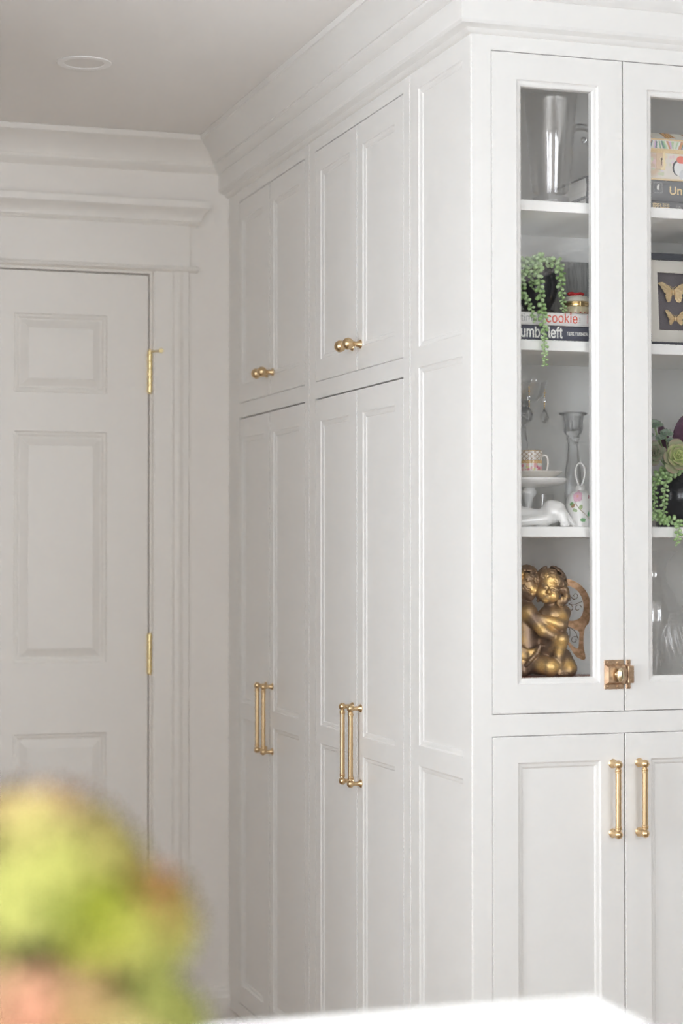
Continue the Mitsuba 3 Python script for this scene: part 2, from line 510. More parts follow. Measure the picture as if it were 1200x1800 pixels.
for i, (a, b, z0, z1) in enumerate(LEFT_HOLES + REAR_HOLES):
    bars = []
    n = 2
    for k in range(n + 1):
        c = a + (b - a) * k / n
        c = min(max(c, a + 0.025), b - 0.025)
        bars.append((c - 0.025, c + 0.025, z0, z1))
    bars += [(a, b, z0, z0 + 0.05), (a, b, z1 - 0.05, z1)]
    ms = [box(XL - 0.09, XL - 0.04, p, q, r, s) if i < len(LEFT_HOLES) else box(p, q, YR - 0.09, YR - 0.04, r, s) for p, q, r, s in bars]
    struct(f'unseen_window_{i + 1}', cat(ms), M_TRIM)
    if i < len(LEFT_HOLES):
        v, inward = [(XL - 0.095, a, z0), (XL - 0.095, b, z0), (XL - 0.095, b, z1), (XL - 0.095, a, z1)], (1, 0, 0)
    else:
        v, inward = [(a, YR - 0.095, z0), (b, YR - 0.095, z0), (b, YR - 0.095, z1), (a, YR - 0.095, z1)], (0, 1, 0)
    panel_mesh = quads(v, [[0, 1, 2, 3]])
    if panel_mesh.face_normals[0] @ np.array(inward) < 0:
        panel_mesh.invert()
    add('glow_panel', panel_mesh, M_GLOW_PANEL, f'unseen_window_{i + 1}', label='glowing panel filling one of the unseen windows that light the cabinets')
    scene[f'unseen_window_{i + 1}__glow_panel']['emitter'] = {'type': 'area', 'radiance': rgb(*UNSEEN_WINDOW_LIGHT)}  # the panel itself emits the light of the unseen windows

# crown moulding of the room and the band below it on the far wall (mirrored in the cabinet glass)
CROWN = [(0, 2.306), (0.003, 2.3065), (0.0095, 2.312), (0.014, 2.319), (0.0165, 2.3235), (0.0165, 2.3295), (0.0205, 2.3298), (0.023, 2.3365), (0.028, 2.346),
         (0.036, 2.3575), (0.046, 2.3685), (0.0565, 2.3775), (0.0625, 2.3815), (0.0665, 2.382), (0.0665, CEIL - 0.0005), (0, CEIL - 0.0005)]
struct('trim_1', sweep([(XL, BACK), (0.05, BACK)], [(0, -1), (0, -1)], CROWN), M_TRIM, 25, 'white crown moulding along the wall above the door')
struct('trim_3', cat([sweep([(XL, YR), (XL, BACK)], [(1, 0), (1, 0)], CROWN), sweep([(XL, YR), (XR, YR)], [(0, 1), (0, 1)], CROWN)]), M_TRIM, 25)
PB = 0.029   # crown on the cabinets: frieze board, then the same crown
CAB_CROWN = [(0, 2.2445), (0.006, 2.2447), (0.010, 2.2475), (0.013, 2.2525), (0.020, 2.2545), (0.026, 2.2575), (0.0285, 2.2625), (PB, 2.264)] + \
            [(PB + p, z) for p, z in CROWN[:-1]] + [(0, CEIL - 0.0005)]
struct('trim_2', sweep([(XR, YR), (XR, 0.0)], [(-1, 0), (-1, 0)], CAB_CROWN), M_TRIM, 25)
struct('trim_4', sweep([(0, BACK - 0.0005), (0, 0), (XR, 0)], [(-1, 0), (-1, -1), (0, -1)], CAB_CROWN), M_CAB, 25, 'white crown moulding wrapping the top of the cabinets')

BASE = [(0, 0.0), (0.015, 0.0), (0.015, 0.129), (0.0125, 0.1315), (0.0115, 0.136), (0.011, 0.147), (0.009, 0.152), (0.006, 0.155), (0, 0.155)]
struct('baseboard_back', cat([sweep([(XL, BACK), (DX0 - 0.115, BACK)], [(0, -1), (0, -1)], BASE), sweep([(-0.114, BACK), (0.06, BACK)], [(0, -1), (0, -1)], BASE)]), M_TRIM)
struct('baseboard_left', sweep([(XL, YR), (XL, BACK)], [(1, 0), (1, 0)], BASE), M_TRIM)

# the door casing: two legs, a bead, a frieze board and a cornice cap
CASING = [(0, 0), (0, 0.009), (0.0015, 0.0105), (0.0035, 0.0105), (0.0055, 0.0085), (0.049, 0.0105), (0.0505, 0.009), (0.053, 0.0095), (0.0575, 0.0135), (0.0655, 0.0165),
          (0.067, 0.0145), (0.070, 0.0145), (0.0755, 0.018), (0.0785, 0.021), (0.0935, 0.021), (0.095, 0.0195), (0.095, 0)]
CIN = -0.2085   # inner edge of the casing, hinge side


def casing_leg(x_in, sgn):
    V = np.array([[x_in + sgn * a, BACK - t, z] for z in (0.0, 2.0415) for a, t in CASING])
    k = len(CASING)
    F = [[j, (j + 1) % k, k + (j + 1) % k, k + j] for j in range(k)]
    return quads(V, F)


CXL = DX0 - (CIN - DX1)
struct('trim_5', cat([casing_leg(CIN, 1), casing_leg(CXL, -1)]), M_TRIM, 20, 'moulded white casing beside the door')
cx0, cx1 = CXL - 0.095, CIN + 0.095


def wrapped(p0, prof):
    """A moulding on the wall that returns into it at both ends."""
    a, b = cx0 - p0, cx1 + p0
    return sweep([(a, BACK), (a, BACK), (b, BACK), (b, BACK)], [(-1, 0), (-1, -1), (1, -1), (1, 0)], prof, caps=False)


bead = [(0.0, 2.0415), (0.024, 2.0415), (0.028, 2.0435), (0.0295, 2.0475), (0.028, 2.0515), (0.024, 2.054), (0.0, 2.054)]
cap = [(0.0, 2.163), (0.024, 2.163), (0.026, 2.1655), (0.024, 2.169), (0.025, 2.1705), (0.030, 2.172), (0.031, 2.179), (0.035, 2.188), (0.041, 2.1965), (0.049, 2.2035), (0.051, 2.206), (0.052, 2.2235), (0.0, 2.2235)]
struct('trim_6', cat([wrapped(0.0, bead), box(cx0 + 0.003, cx1 + 0.003, BACK - 0.020, BACK, 2.05, 2.168, 0.001), wrapped(0.0, cap)]), M_TRIM, 20, 'white door header with a cornice cap')

# the six-panel door
RAISED = [(0, 0), (0.002, -0.0035), (0.0045, -0.0045), (0.008, -0.0045), (0.0095, -0.0065), (0.013, -0.0085), (0.0155, -0.0085), (0.034, -0.0025), (0.0365, -0.0015)]
cols = [(-0.568, -0.327), (DX0 + 0.110, DX0 + 0.351)]
rows = [(1.716, 1.920), (1.017, 1.615), (0.24, 0.834)]
leaf = joinery(DX0, DX1, 0.008, DTOP, [(*c, *r) for c in cols for r in rows], 0.035, RAISED)
labels['door_1'] = {'kind': 'structure', 'label': 'warm white six-panel interior door in a moulded casing'}
add('leaf', onto(leaf, [0, BACK + 0.0045, 0], [1, 0, 0], [0, 0, 1], [0, -1, 0]), M_TRIM, 'door_1')
jm = [box(DX1 + 0.0025, DX1 + 0.020, BACK - 0.0, BACK + 0.06, 0, DTOP + 0.016), box(DX0 - 0.02, DX0 - 0.0025, BACK, BACK + 0.06, 0, DTOP + 0.016),
      box(DX0 - 0.02, DX1 + 0.02, BACK, BACK + 0.06, DTOP + 0.003, DTOP + 0.017)]
add('jamb', cat(jm), M_TRIM, 'door_1')
add('stop_strip', cat([box(DX1 - 0.012, DX1 + 0.0026, BACK + 0.041, BACK + 0.058, 0, DTOP), box(DX0 - 0.0026, DX0 + 0.012, BACK + 0.041, BACK + 0.058, 0, DTOP), box(DX0, DX1, BACK + 0.041, BACK + 0.058, DTOP - 0.012, DTOP + 0.003)]), M_TRIM, 'door_1')


def hinge(z0, z1):
    h = z1 - z0
    pr = [(0.0, z0 - 0.002), (0.004, z0 - 0.002), (0.0052, z0)]
    r = 0.0063
    for k in range(5):
        a, b = z0 + h * k / 5, z0 + h * (k + 1) / 5
        pr += [(r - 0.0012, a + 0.0002), (r, a + 0.0012), (r, b - 0.0012), (r - 0.0012, b - 0.0002)]
    pr += [(0.0052, z1), (0.004, z1 + 0.002), (0.0, z1 + 0.002)]
    m = moved(lathe(pr, 20), DX1 + 0.0018, BACK - 0.0035, 0)
    leafs = box(DX1 - 0.0035, DX1 + 0.0075, BACK - 0.0005, BACK + 0.004, z0 + 0.001, z1 - 0.001)
    return cat([m, leafs])


for z0, z1 in ((1.720, 1.824), (0.984, 1.089), (0.20, 0.305)):
    hk = add('hinge', hinge(z0, z1), M_HINGE, 'door_1', 35, label='polished brass butt hinge')
    if z0 > 1.5:
        hx = DX1 + 0.0018
        arm = tube([(hx, BACK - 0.0035, 1.8275), (hx + 0.012, BACK - 0.014, 1.829), (hx + 0.026, BACK - 0.026, 1.830)], 0.0024, 10)
        pad = onto(solid([(0.0058, 0), (0.0063, 0.0006), (0.0063, 0.0034), (0.0057, 0.0042), (0.0022, 0.0042), (0.0018, 0.0030)], 24), [hx + 0.025, BACK - 0.0265, 1.830], [1, 0, 0], [0, 0, 1], [0.0, -1, 0])
        col = moved(solid([(0.0058, 1.825), (0.0062, 1.826), (0.0062, 1.8305), (0.0045, 1.832), (0.002, 1.836)], 20), hx, BACK - 0.0035, 0)
        add('hinge_stop', cat([arm, pad, col]), M_HINGE, 'door_1', 35, label='brass hinge pin door stop with a round pad')

# recessed light in the ceiling
lt = thing('downlight', 'flush round white recessed light in the ceiling', 'ceiling light')
ring = lathe([(0.044, CEIL - 0.0005), (0.0455, CEIL - 0.0028), (0.058, CEIL - 0.0036), (0.0605, CEIL - 0.0026), (0.0615, CEIL - 0.0003)], 64)
add('trim_ring', moved(ring, -0.5199, 1.0257, 0), M_LIGHTTRIM, lt, 30)
add('lens', moved(solid([(0.0445, CEIL - 0.0012), (0.0445, CEIL - 0.0002)], 64), -0.5199, 1.0257, 0), M_LENS, lt, 30)

# ------------------------------------------------------------------ cabinetry
def satin_pull(cc):
    """Bar pull: bar along local z between ball ends, posts along +y to flanges at y = 0; bar 24 mm off."""
    h = 0.0235
    a = cc / 2
    bar = [(0.0042, -a - 0.001), (0.0042, -a + 0.008), (0.0060, -a + 0.0085), (0.0060, -a + 0.0110), (0.0051, -a + 0.0115), (0.0062, -a + 0.0125), (0.0062, -a + 0.0145), (0.0052, -a + 0.0155)]
    m = [moved(solid(bar + [(r, -z) for r, z in reversed(bar)], 24), 0, -h, 0)]
    for s in (-1, 1):
        m.append(moved(trimesh.creation.uv_sphere(0.0079, count=[16, 24]), 0, -h, s * a))
        post = solid([(0.0085, 0), (0.0087, 0.0012), (0.0078, 0.0024), (0.0058, 0.0045), (0.0046, 0.009), (0.0042, 0.016), (0.0044, h)], 24)
        m.append(onto(post, [0, 0, s * a], [1, 0, 0], [0, 0, 1], [0, -1, 0]))
    return cat(m)


def ball_knob():
    k = solid([(0.0093, 0), (0.0095, 0.0010), (0.0088, 0.0020), (0.0070, 0.0050), (0.0056, 0.0090), (0.0050, 0.0125), (0.0058, 0.0132), (0.0058, 0.0150), (0.0050, 0.0156), (0.0060, 0.0175)], 32)
    s = moved(trimesh.creation.uv_sphere(0.0127, count=[24, 32]), 0, 0, 0.0285)
    return onto(cat([k, s]), [0, 0, 0], [1, 0, 0], [0, 0, 1], [0, -1, 0])


def rot_left(m, y, z):
    """Hardware built for the front (projecting along -y) turned to the pantry side."""
    return onto(m, [0, y, z], [0, -1, 0], [1, 0, 0], [0, 0, 1])


G = 0.0012   # half gap
UP0, UP1, LO0, LO1 = 1.690, 2.216, 0.137, 1.6485
RAIL_BOT = 0.100

for name, y0, y1, d0, dm, d1, near, far, lab in (
        ('pantry_cabinet', SEAM1, SEAM2, 0.3655, 0.660, 0.9585, 0.051, 0.0375, 'tall white inset pantry cabinet with brass hardware, adjoining the end panel of the glass cabinet'),
        ('pantry_cabinet', SEAM2, BACK, 1.0415, 1.3430, 1.6350, 0.052, 0.030, 'tall white inset pantry cabinet with brass hardware, in the corner against the door wall')):
    c = thing(name, lab, 'cabinet')
    ya, yb = y0 + 0.0006, min(y1 - 0.0006, BACK - 0.001)
    add('body', box(0.0205, CAB_W, ya, yb, RAIL_BOT, CEIL - 0.02), M_CAB, c)
    add('face_frame', on_left(joinery(ya, yb, RAIL_BOT, 2.262, [(d0 - G, d1 + G, UP0 - G, UP1 + G), (d0 - G, d1 + G, LO0 - G, LO1 + 0.0028)], 0.02, SQUARE, True, 0.0017)), M_CAB, c)
    add('toe_kick', box(0.055, 0.07, ya, yb, 0.0, RAIL_BOT), M_CAB, c)
    for a, b, first in ((d0, dm - G, True), (dm + G, d1, False)):
        pa, pb = a + near, b - far
        if y0 == SEAM2 and first:
            pa, pb = 1.0905, 1.3115
        elif y0 == SEAM2:
            pa, pb = 1.398, 1.608
        k = add('door', on_left(joinery(a, b, UP0, UP1, [(pa, pb, 1.7385, 2.1665)], c=0.0014)), M_CAB, c)
        gap = (dm - 0.0285) if first else (dm + 0.0285)
        ky = {True: {SEAM1: 0.633, SEAM2: 1.314}, False: {SEAM1: 0.688, SEAM2: 1.3655}}[first][y0]
        add('knob', rot_left(ball_knob(), ky, 1.7435), M_BRASS, k, 40, label='satin brass ball knob')
        k = add('door', on_left(joinery(a, b, LO0, LO1, [(pa, pb, 0.913, 1.5985), (pa, pb, 0.186, 0.873)], c=0.0014)), M_CAB, c)
        hy = {True: {SEAM1: 0.632, SEAM2: 1.3165}, False: {SEAM1: 0.688, SEAM2: 1.3735}}[first][y0]
        add('handle', rot_left(satin_pull(0.1585), hy, 0.8945), M_BRASS, k, 40, label='satin brass bar pull')

dc = thing('display_cabinet', 'tall white corner cabinet with glass doors over panelled base doors', 'cabinet')
BACKIN, FLOORIN, TOPIN = 0.300, 1.040, 2.236
add('carcass', cat([box(0.0205, 0.030, 0.0205, BACKIN, RAIL_BOT, TOPIN + 0.02), box(CAB_W - 0.02, CAB_W - 0.0005, 0.0205, BACKIN, RAIL_BOT, TOPIN + 0.02),
                    box(0.0205, CAB_W - 0.0005, BACKIN, SEAM1 - 0.001, RAIL_BOT, TOPIN + 0.02), box(0.0205, CAB_W - 0.0005, 0.0205, SEAM1 - 0.001, TOPIN, TOPIN + 0.02),
                    box(0.030, CAB_W - 0.02, 0.0215, BACKIN, RAIL_BOT, FLOORIN)]), M_IN, dc)
add('toe_kick', box(0.055, CAB_W, 0.055, 0.07, 0, RAIL_BOT), M_CAB, dc)
add('end_panel', on_left(joinery(0.0002, SEAM1 - 0.0006, RAIL_BOT, 2.262, [(0.044, 0.277, 1.702, 2.207), (0.044, 0.277, 0.929, 1.662), (0.044, 0.277, 0.186, 0.890)], 0.02, BEVEL, False, 0.0017)), M_CAB, dc)
GX0, GXM, GX1 = 0.0405, 0.3030, 0.5655
add('face_frame', on_front(joinery(0.0002, CAB_W, RAIL_BOT, 2.262, [(GX0 - G, GX1 + G, 1.0100 - G, 2.2165 + G), (GX0 - G, GX1 + G, 0.137 - G, 0.9685 + G)], 0.02, SQUARE, True, 0.0012)), M_CAB, dc)
for z in (1.954, 1.6955, 1.3505):
    add('shelf', box(0.0305, CAB_W - 0.0205, 0.032, BACKIN - 0.0005, z - 0.0195, z, 0.0008), M_IN, dc)
for a, b in ((GX0, GXM - G), (GXM + G, GX1)):
    ga, gb = a + 0.0485, b - 0.0485
    k = add('door', on_front(joinery(a, b, 1.0100, 2.2165, [(ga, gb, 1.0625, 2.1675)], 0.020, BEVEL, True)), M_CAB, dc)
    pane = quads([[ga, 0.009, 1.0625], [gb, 0.009, 1.0625], [gb, 0.009, 2.1675], [ga, 0.009, 2.1675]], [[0, 1, 2, 3]])
    add('glass_pane', pane, M_PANE, k, label='clear glass pane')
    left = a == GX0
    # aged brass cupboard latch across the two doors
    def screw(x, z):
        return onto(solid([(0.0026, 0), (0.0027, 0.0006), (0.0018, 0.0013)], 12), [x, -0.0022, z], [1, 0, 0], [0, 0, 1], [0, -1, 0])
    if left:
        x0, x1, z0, z1 = 0.2615, 0.3006, 1.0505, 1.1045
        plate = box(x0, x1, -0.0022, 0, z0, z1, 0.0006)
        hz0, hz1 = z0 + 0.0095, z1 - 0.0095
        base_pts = [(x0, -0.002, hz0 - 0.001), (x1 + 0.0035, -0.002, hz0 - 0.001), (x1 + 0.0035, -0.002, hz1 + 0.001), (x0, -0.002, hz1 + 0.001)]
        top_pts = [(x0 + 0.005, -0.0095, hz0 + 0.004), (x1 - 0.001, -0.0095, hz0 + 0.004), (x1 + 0.0035, -0.0095, hz0 + 0.008), (x1 + 0.0035, -0.0095, hz1 - 0.008), (x1 - 0.001, -0.0095, hz1 - 0.004), (x0 + 0.005, -0.0095, hz1 - 0.004)]
        case = trimesh.convex.convex_hull(np.array(base_pts + top_pts))
        add('latch_case', cat([plate, case]), M_BRONZE, k, label='aged brass cupboard latch case')
        kn = [onto(solid([(0.0055, 0), (0.0050, 0.001), (0.0032, 0.003), (0.0030, 0.007), (0.0036, 0.010)], 20), [0.2845, -0.0093, 1.0775], [1, 0, 0], [0, 0, 1], [0, -1, 0])]
        egg = trimesh.creation.uv_sphere(1.0, count=[20, 28])
        egg.apply_scale([0.0068, 0.0050, 0.0130])
        kn.append(moved(egg, 0.2845, -0.0215, 1.0775))
        add('latch_knob', cat(kn), M_LATCHKNOB, k, 40, label='oval brass turn knob')
        for sx, sz in ((0.2685, z0 + 0.0048), (0.2885, z0 + 0.0048), (0.2685, z1 - 0.0048), (0.2885, z1 - 0.0048)):
            add('screw', screw(sx, sz), M_BRONZE, k, 30)
    else:
        x0, x1, z0, z1 = 0.3058, 0.3146, 1.0505, 1.1045
        add('latch_catch', cat([box(x0, x1, -0.0022, 0, z0, z1, 0.0006), box(x0 + 0.0002, x1 + 0.0035, -0.0100, 0, z0 + 0.011, z1 - 0.011, 0.0012)]), M_BRONZE, k, label='aged brass latch catch')
        for sz in (z0 + 0.0048, z1 - 0.0048):
            add('screw', screw((x0 + x1) / 2, sz), M_BRONZE, k, 30)
for a, b, hx in ((GX0, GXM - G, 0.2785), (GXM + G, GX1, 0.3325)):
    pa, pb = (a + 0.0495, b - 0.0470) if a == GX0 else (a + 0.0525, b - 0.0495)
    k = add('door', on_front(joinery(a, b, 0.137, 0.9685, [(pa, pb, 0.186, 0.9205)])), M_CAB, dc)
    add('handle', moved(satin_pull(0.128), hx, 0, 0.8495), M_BRASS, k, 40, label='satin brass bar pull')

# ------------------------------------------------------------------ kitchen island in the foreground
isl = thing('kitchen_island', 'kitchen island with a bright white stone top, out of focus', 'kitchen island')
add('countertop', box(-1.9, -0.555, -2.90, -1.689, 0.875, 0.912, 0.003), M_QUARTZ, isl)
add('base', box(-1.85, -0.66, -2.75, -1.80, 0.0, 0.875), M_CAB, isl)

# ------------------------------------------------------------------ things in the glass cabinet
LIFT = 0.0004
S1, S2, S3, S4 = 1.954 + LIFT, 1.6955 + LIFT, 1.3505 + LIFT, FLOORIN + LIFT


def text_on_spine(text, h, x, y, z, bold=False, width=None):
    m = meshkit.text_mesh(text, h, 0.0004, bold)
    if width:
        m.apply_scale([width / m.extents[0], 1, 1])
    return onto(m, [x, y, z], [1, 0, 0], [0, 0, 1], [0, -1, 0])


def book(label, x0, x1, y0, y1, z0, t, cover, group=None):
    """A book lying flat, its spine facing out."""
    k = thing('book', label, 'book', group)
    t -= 0.0003
    ct = 0.0024
    r = min(0.45 * t, 0.006)
    a = np.linspace(-math.pi / 2, math.pi / 2, 9)
    prof = [(y1, z0), (y0 + r, z0)] + [(y0 + r - r * math.cos(q), z0 + t / 2 + (t / 2) * math.sin(q)) for q in a[1:-1]] + [(y0 + r, z0 + t), (y1, z0 + t)]
    inner = [(y1, z0 + t - ct), (y0 + r + 0.001, z0 + t - ct), (y0 + ct + 0.001, z0 + t / 2), (y0 + r + 0.001, z0 + ct), (y1, z0 + ct)]
    m = trimesh.creation.extrude_polygon(sg.Polygon(prof + inner), x1 - x0, engine='earcut')
    m = onto(m, [x0, 0, 0], [0, 1, 0], [0, 0, 1], [1, 0, 0])
    add('cover', m, cover, k, 30)
    add('pages', box(x0 + 0.003, x1 - 0.003, y0 + ct + 0.003, y1 - 0.003, z0 + ct, z0 + t - ct), M_PAGES, k)
    return k


# --- top shelf: the pitcher, two charcoal books, the patterned box
pk = thing('glass_pitcher', 'tall clear glass pitcher with a curled handle on the top shelf', 'pitcher')
prof = [(0, 0), (0.034, 0.0), (0.040, 0.002), (0.0405, 0.009), (0.037, 0.015), (0.0375, 0.022), (0.040, 0.05), (0.0455, 0.12), (0.0515, 0.20), (0.0535, 0.222), (0.0545, 0.229), (0.0535, 0.2305),
        (0.0520, 0.229), (0.0505, 0.222), (0.0485, 0.20), (0.0425, 0.12), (0.037, 0.05), (0.0345, 0.030), (0.030, 0.026), (0, 0.0255)]
add('body', moved(lathe(prof, 64), 0.1975, 0.0925, S1, s=0.985), M_THIN, pk, True)
add('base_disc', moved(lathe([(0, 0.006), (0.034, 0.006), (0.036, 0.010), (0.0345, 0.016), (0.030, 0.018), (0, 0.018)], 48), 0.1975, 0.0925, S1, s=0.985), M_GLASS, pk, True)
hp = smooth_curve([(0.040, 0, 0.148), (0.058, 0, 0.155), (0.076, 0, 0.149), (0.082, 0, 0.135), (0.074, 0, 0.124), (0.064, 0, 0.130)], 7)
add('handle', moved(cat([tube(hp, np.linspace(0.0062, 0.0048, len(hp)), 14), trimesh.creation.uv_sphere(0.0056, count=[10, 14]).apply_translation(hp[-1])]), 0.1975, 0.0925, S1, rz=-0.25, s=0.985), M_GLASS, pk, True)

bk = book('thick charcoal book with gold lettering, stacked under the patterned box', 0.2622, 0.505, 0.068, 0.262, S1 + 0.0195, 0.0405, M_BOOKG)
zc = S1 + 0.0195
add('lettering', text_on_spine('Un', 0.0150, 0.4325, 0.0678, zc + 0.0135, True, 0.0265), M_GOLDP, bk)
e0, e1, ez0, ez1 = 0.4005, 0.4190, zc + 0.0150, zc + 0.0345
add('emblem_frame', on_front(joinery(e0, e1, ez0, ez1, [(e0 + 0.0009, e1 - 0.0009, ez0 + 0.0009, ez1 - 0.0009)], 0.0006, SQUARE, True, 0.0)).apply_translation([0, 0.0676, 0]), M_INKG, bk)
bird = sa.translate(sa.scale(sg.Point(0, 0).buffer(1), 0.0026, 0.0048).union(sa.translate(sg.Point(0, 0).buffer(0.0020), 0.0012, 0.0050)), (e0 + e1) / 2, (ez0 + ez1) / 2)
add('emblem', onto(trimesh.creation.extrude_polygon(bird, 0.0004, engine='earcut'), [0, 0.0678, 0], [1, 0, 0], [0, 0, 1], [0, -1, 0]), M_INKW, bk)
bk = book('thin charcoal book with pale capitals, at the bottom under the thick charcoal book', 0.2600, 0.510, 0.066, 0.262, S1, 0.0192, M_BOOKG)
add('lettering', text_on_spine('ERFLIES', 0.0078, 0.3970, 0.0658, S1 + 0.0062, True, 0.0345), M_GOLDP, bk)
add('lettering', text_on_spine('HA', 0.0056, 0.4465, 0.0658, S1 + 0.0062, False), M_INKG, bk)

bx = thing('trinket_chest', 'patterned tropical print chest with gold trim on the charcoal books', 'box')
BX0, BX1, BY0, BY1, BZ = 0.340, 0.500, 0.074, 0.190, S1 + 0.060


def leafy(m, base, blots):
    """Vertex colours: a base colour with colour blots [(x, z, rx, rz, colour)]."""
    v = m.vertices
    c = vcol(m, base)
    for x, z, rx, rz, cc in blots:
        w = np.clip(1.6 - 1.6 * (((v[:, 0] - x) / rx) ** 2 + ((v[:, 2] - z) / rz) ** 2), 0, 1)[:, None]
        c = c * (1 - w) + np.array(cc) * w
    return c


def printed(x0, x1, y, z0, z1, step=0.0009):
    xs, zs = np.arange(x0, x1 + step / 2, step), np.arange(z0, z1 + step / 2, step)
    X, Z = np.meshgrid(xs, zs, indexing='ij')
    V = np.stack([X, np.full_like(X, y), Z], -1).reshape(-1, 3)
    n = len(zs)
    i, j = np.meshgrid(np.arange(len(xs) - 1), np.arange(n - 1), indexing='ij')
    a = (i * n + j).ravel()
    return quads(V, np.stack([a, a + n, a + n + 1, a + 1], 1))


foot = sg.Polygon([(BX0, BZ), (BX0 + 0.012, BZ), (BX0 + 0.02, BZ + 0.010), (BX1 - 0.02, BZ + 0.010), (BX1 - 0.012, BZ), (BX1, BZ), (BX1, BZ + 0.062), (BX0, BZ + 0.062)])
add('body', box(BX0, BX1, BY0, BY1, BZ, BZ + 0.060, 0.001), M_BOOKW, bx)
front = printed(BX0 + 0.001, BX1 - 0.001, BY0 - 0.0003, BZ + 0.0035, BZ + 0.0545)
RB = np.random.default_rng(3)
bl = [(0.392, BZ + 0.022, 0.030, 0.020, (0.62, 0.47, 0.33)), (0.400, BZ + 0.040, 0.020, 0.014, (0.66, 0.50, 0.40)), (0.394, BZ + 0.034, 0.006, 0.008, (0.42, 0.24, 0.20)), (0.372, BZ + 0.018, 0.022, 0.020, (0.70, 0.53, 0.22)),
      (0.335, BZ + 0.030, 0.022, 0.022, (0.33, 0.45, 0.24))]
bl += [(RB.uniform(BX0, BX1), BZ + RB.uniform(0.006, 0.05), RB.uniform(0.002, 0.007), RB.uniform(0.002, 0.006), RB.choice(np.array([(0.75, 0.55, 0.55), (0.60, 0.62, 0.45), (0.80, 0.70, 0.50), (0.70, 0.62, 0.66)]))) for _ in range(60)]
add('front_print', front, M_VCOL, bx, color=leafy(front, (0.74, 0.68, 0.60), bl))
# bird: grey-white head, dark hook outline, red cap
bird_pts = []
def disc(x, z, rx, rz, y, t=0.0004):
    return onto(trimesh.creation.extrude_polygon(sa.translate(sa.scale(sg.Point(0, 0).buffer(1, 24), rx, rz), x, z), t, engine='earcut'), [0, y, 0], [1, 0, 0], [0, 0, 1], [0, -1, 0])
bxx, bzz = 0.4555, BZ + 0.0245
arc = sa.translate(sa.scale(sg.Point(0, 0).buffer(1, 24), 0.0120, 0.0150), bxx, bzz + 0.001).difference(sa.translate(sa.scale(sg.Point(0, 0).buffer(1, 24), 0.0120, 0.0140), bxx + 0.0028, bzz - 0.0002))
m, c = colored([(disc(bxx + 0.002, bzz, 0.0105, 0.0135, BY0 - 0.0005), (0.78, 0.78, 0.77)), (disc(bxx + 0.010, bzz - 0.012, 0.0075, 0.0100, BY0 - 0.0006), (0.64, 0.65, 0.67)),
                (onto(trimesh.creation.extrude_polygon(arc, 0.0004, engine='earcut'), [0, BY0 - 0.0009, 0], [1, 0, 0], [0, 0, 1], [0, -1, 0]), (0.05, 0.05, 0.06)),
                (disc(bxx + 0.006, bzz + 0.0170, 0.0095, 0.0072, BY0 - 0.0010), (0.72, 0.16, 0.11))])
add('bird_print', m, M_VCOL, bx, color=c, label='printed grey bird with a red cap')
lockx, lockz = 0.4195, BZ + 0.037
m, c = colored([(box(lockx - 0.0105, lockx + 0.0085, BY0 - 0.0012, BY0, lockz - 0.016, lockz + 0.016, 0.0004), (0.70, 0.52, 0.36)), (box(lockx + 0.0040, lockx + 0.0085, BY0 - 0.0016, BY0, lockz - 0.0165, lockz + 0.0165, 0.0003), (0.84, 0.70, 0.42)),
                (box(lockx - 0.002, lockx + 0.0085, BY0 - 0.0015, BY0, lockz - 0.0165, lockz - 0.0120, 0.0003), (0.84, 0.70, 0.42)),
                (disc(lockx + 0.0, lockz + 0.0035, 0.0036, 0.0036, BY0 - 0.0015), (0.86, 0.74, 0.52)), (disc(lockx, lockz + 0.0035, 0.0023, 0.0023, BY0 - 0.0019), (0.10, 0.06, 0.04)),
                (box(lockx - 0.0006, lockx + 0.0006, BY0 - 0.0023, BY0 - 0.0012, lockz - 0.0085, lockz + 0.003), (0.10, 0.06, 0.04))])
add('keyhole_plate', m, M_VCOL, bx, color=c)
gold = [box(BX0 - 0.001, BX1 + 0.001, BY0 - 0.0016, BY1 + 0.001, BZ + z0, BZ + z1, 0.0006) for z0, z1 in ((0.0, 0.0035), (0.0525, 0.0608))]
for k in range(49):
    gold.append(moved(trimesh.creation.icosphere(subdivisions=1, radius=0.0013), BX0 + 0.0015 + 0.0032 * k, BY0 - 0.0014, BZ + 0.0555 + 0.0022 * (k % 2)))
gold = cat(gold)
add('gold_trim', gold, M_GOLDP, bx)
lidlow = printed(BX0, BX1, BY0 - 0.0010, BZ + 0.0615, BZ + 0.0755)
lv = lidlow.vertices
lu, lw = (lv[:, 0] - BX0), (lv[:, 2] - BZ - 0.0615) / 0.014
ph = np.floor((lu + 0.006 * lw * np.sin(lu * 90)) / 0.0032)
hsh = (np.sin(ph * 12.9898) * 43758.5453) % 1
pal_ = np.array([(0.24, 0.44, 0.26), (0.48, 0.62, 0.40), (0.78, 0.76, 0.66), (0.18, 0.25, 0.27), (0.80, 0.79, 0.76), (0.66, 0.46, 0.66), (0.58, 0.30, 0.16)])
blades = pal_[np.minimum((hsh * 7).astype(int), 6)]
add('lid', box(BX0, BX1, BY0 - 0.0007, BY1, BZ + 0.0608, BZ + 0.0775, 0.0003), M_BOOKW, bx)
add('lid_print', lidlow, M_VCOL, bx, color=blades)
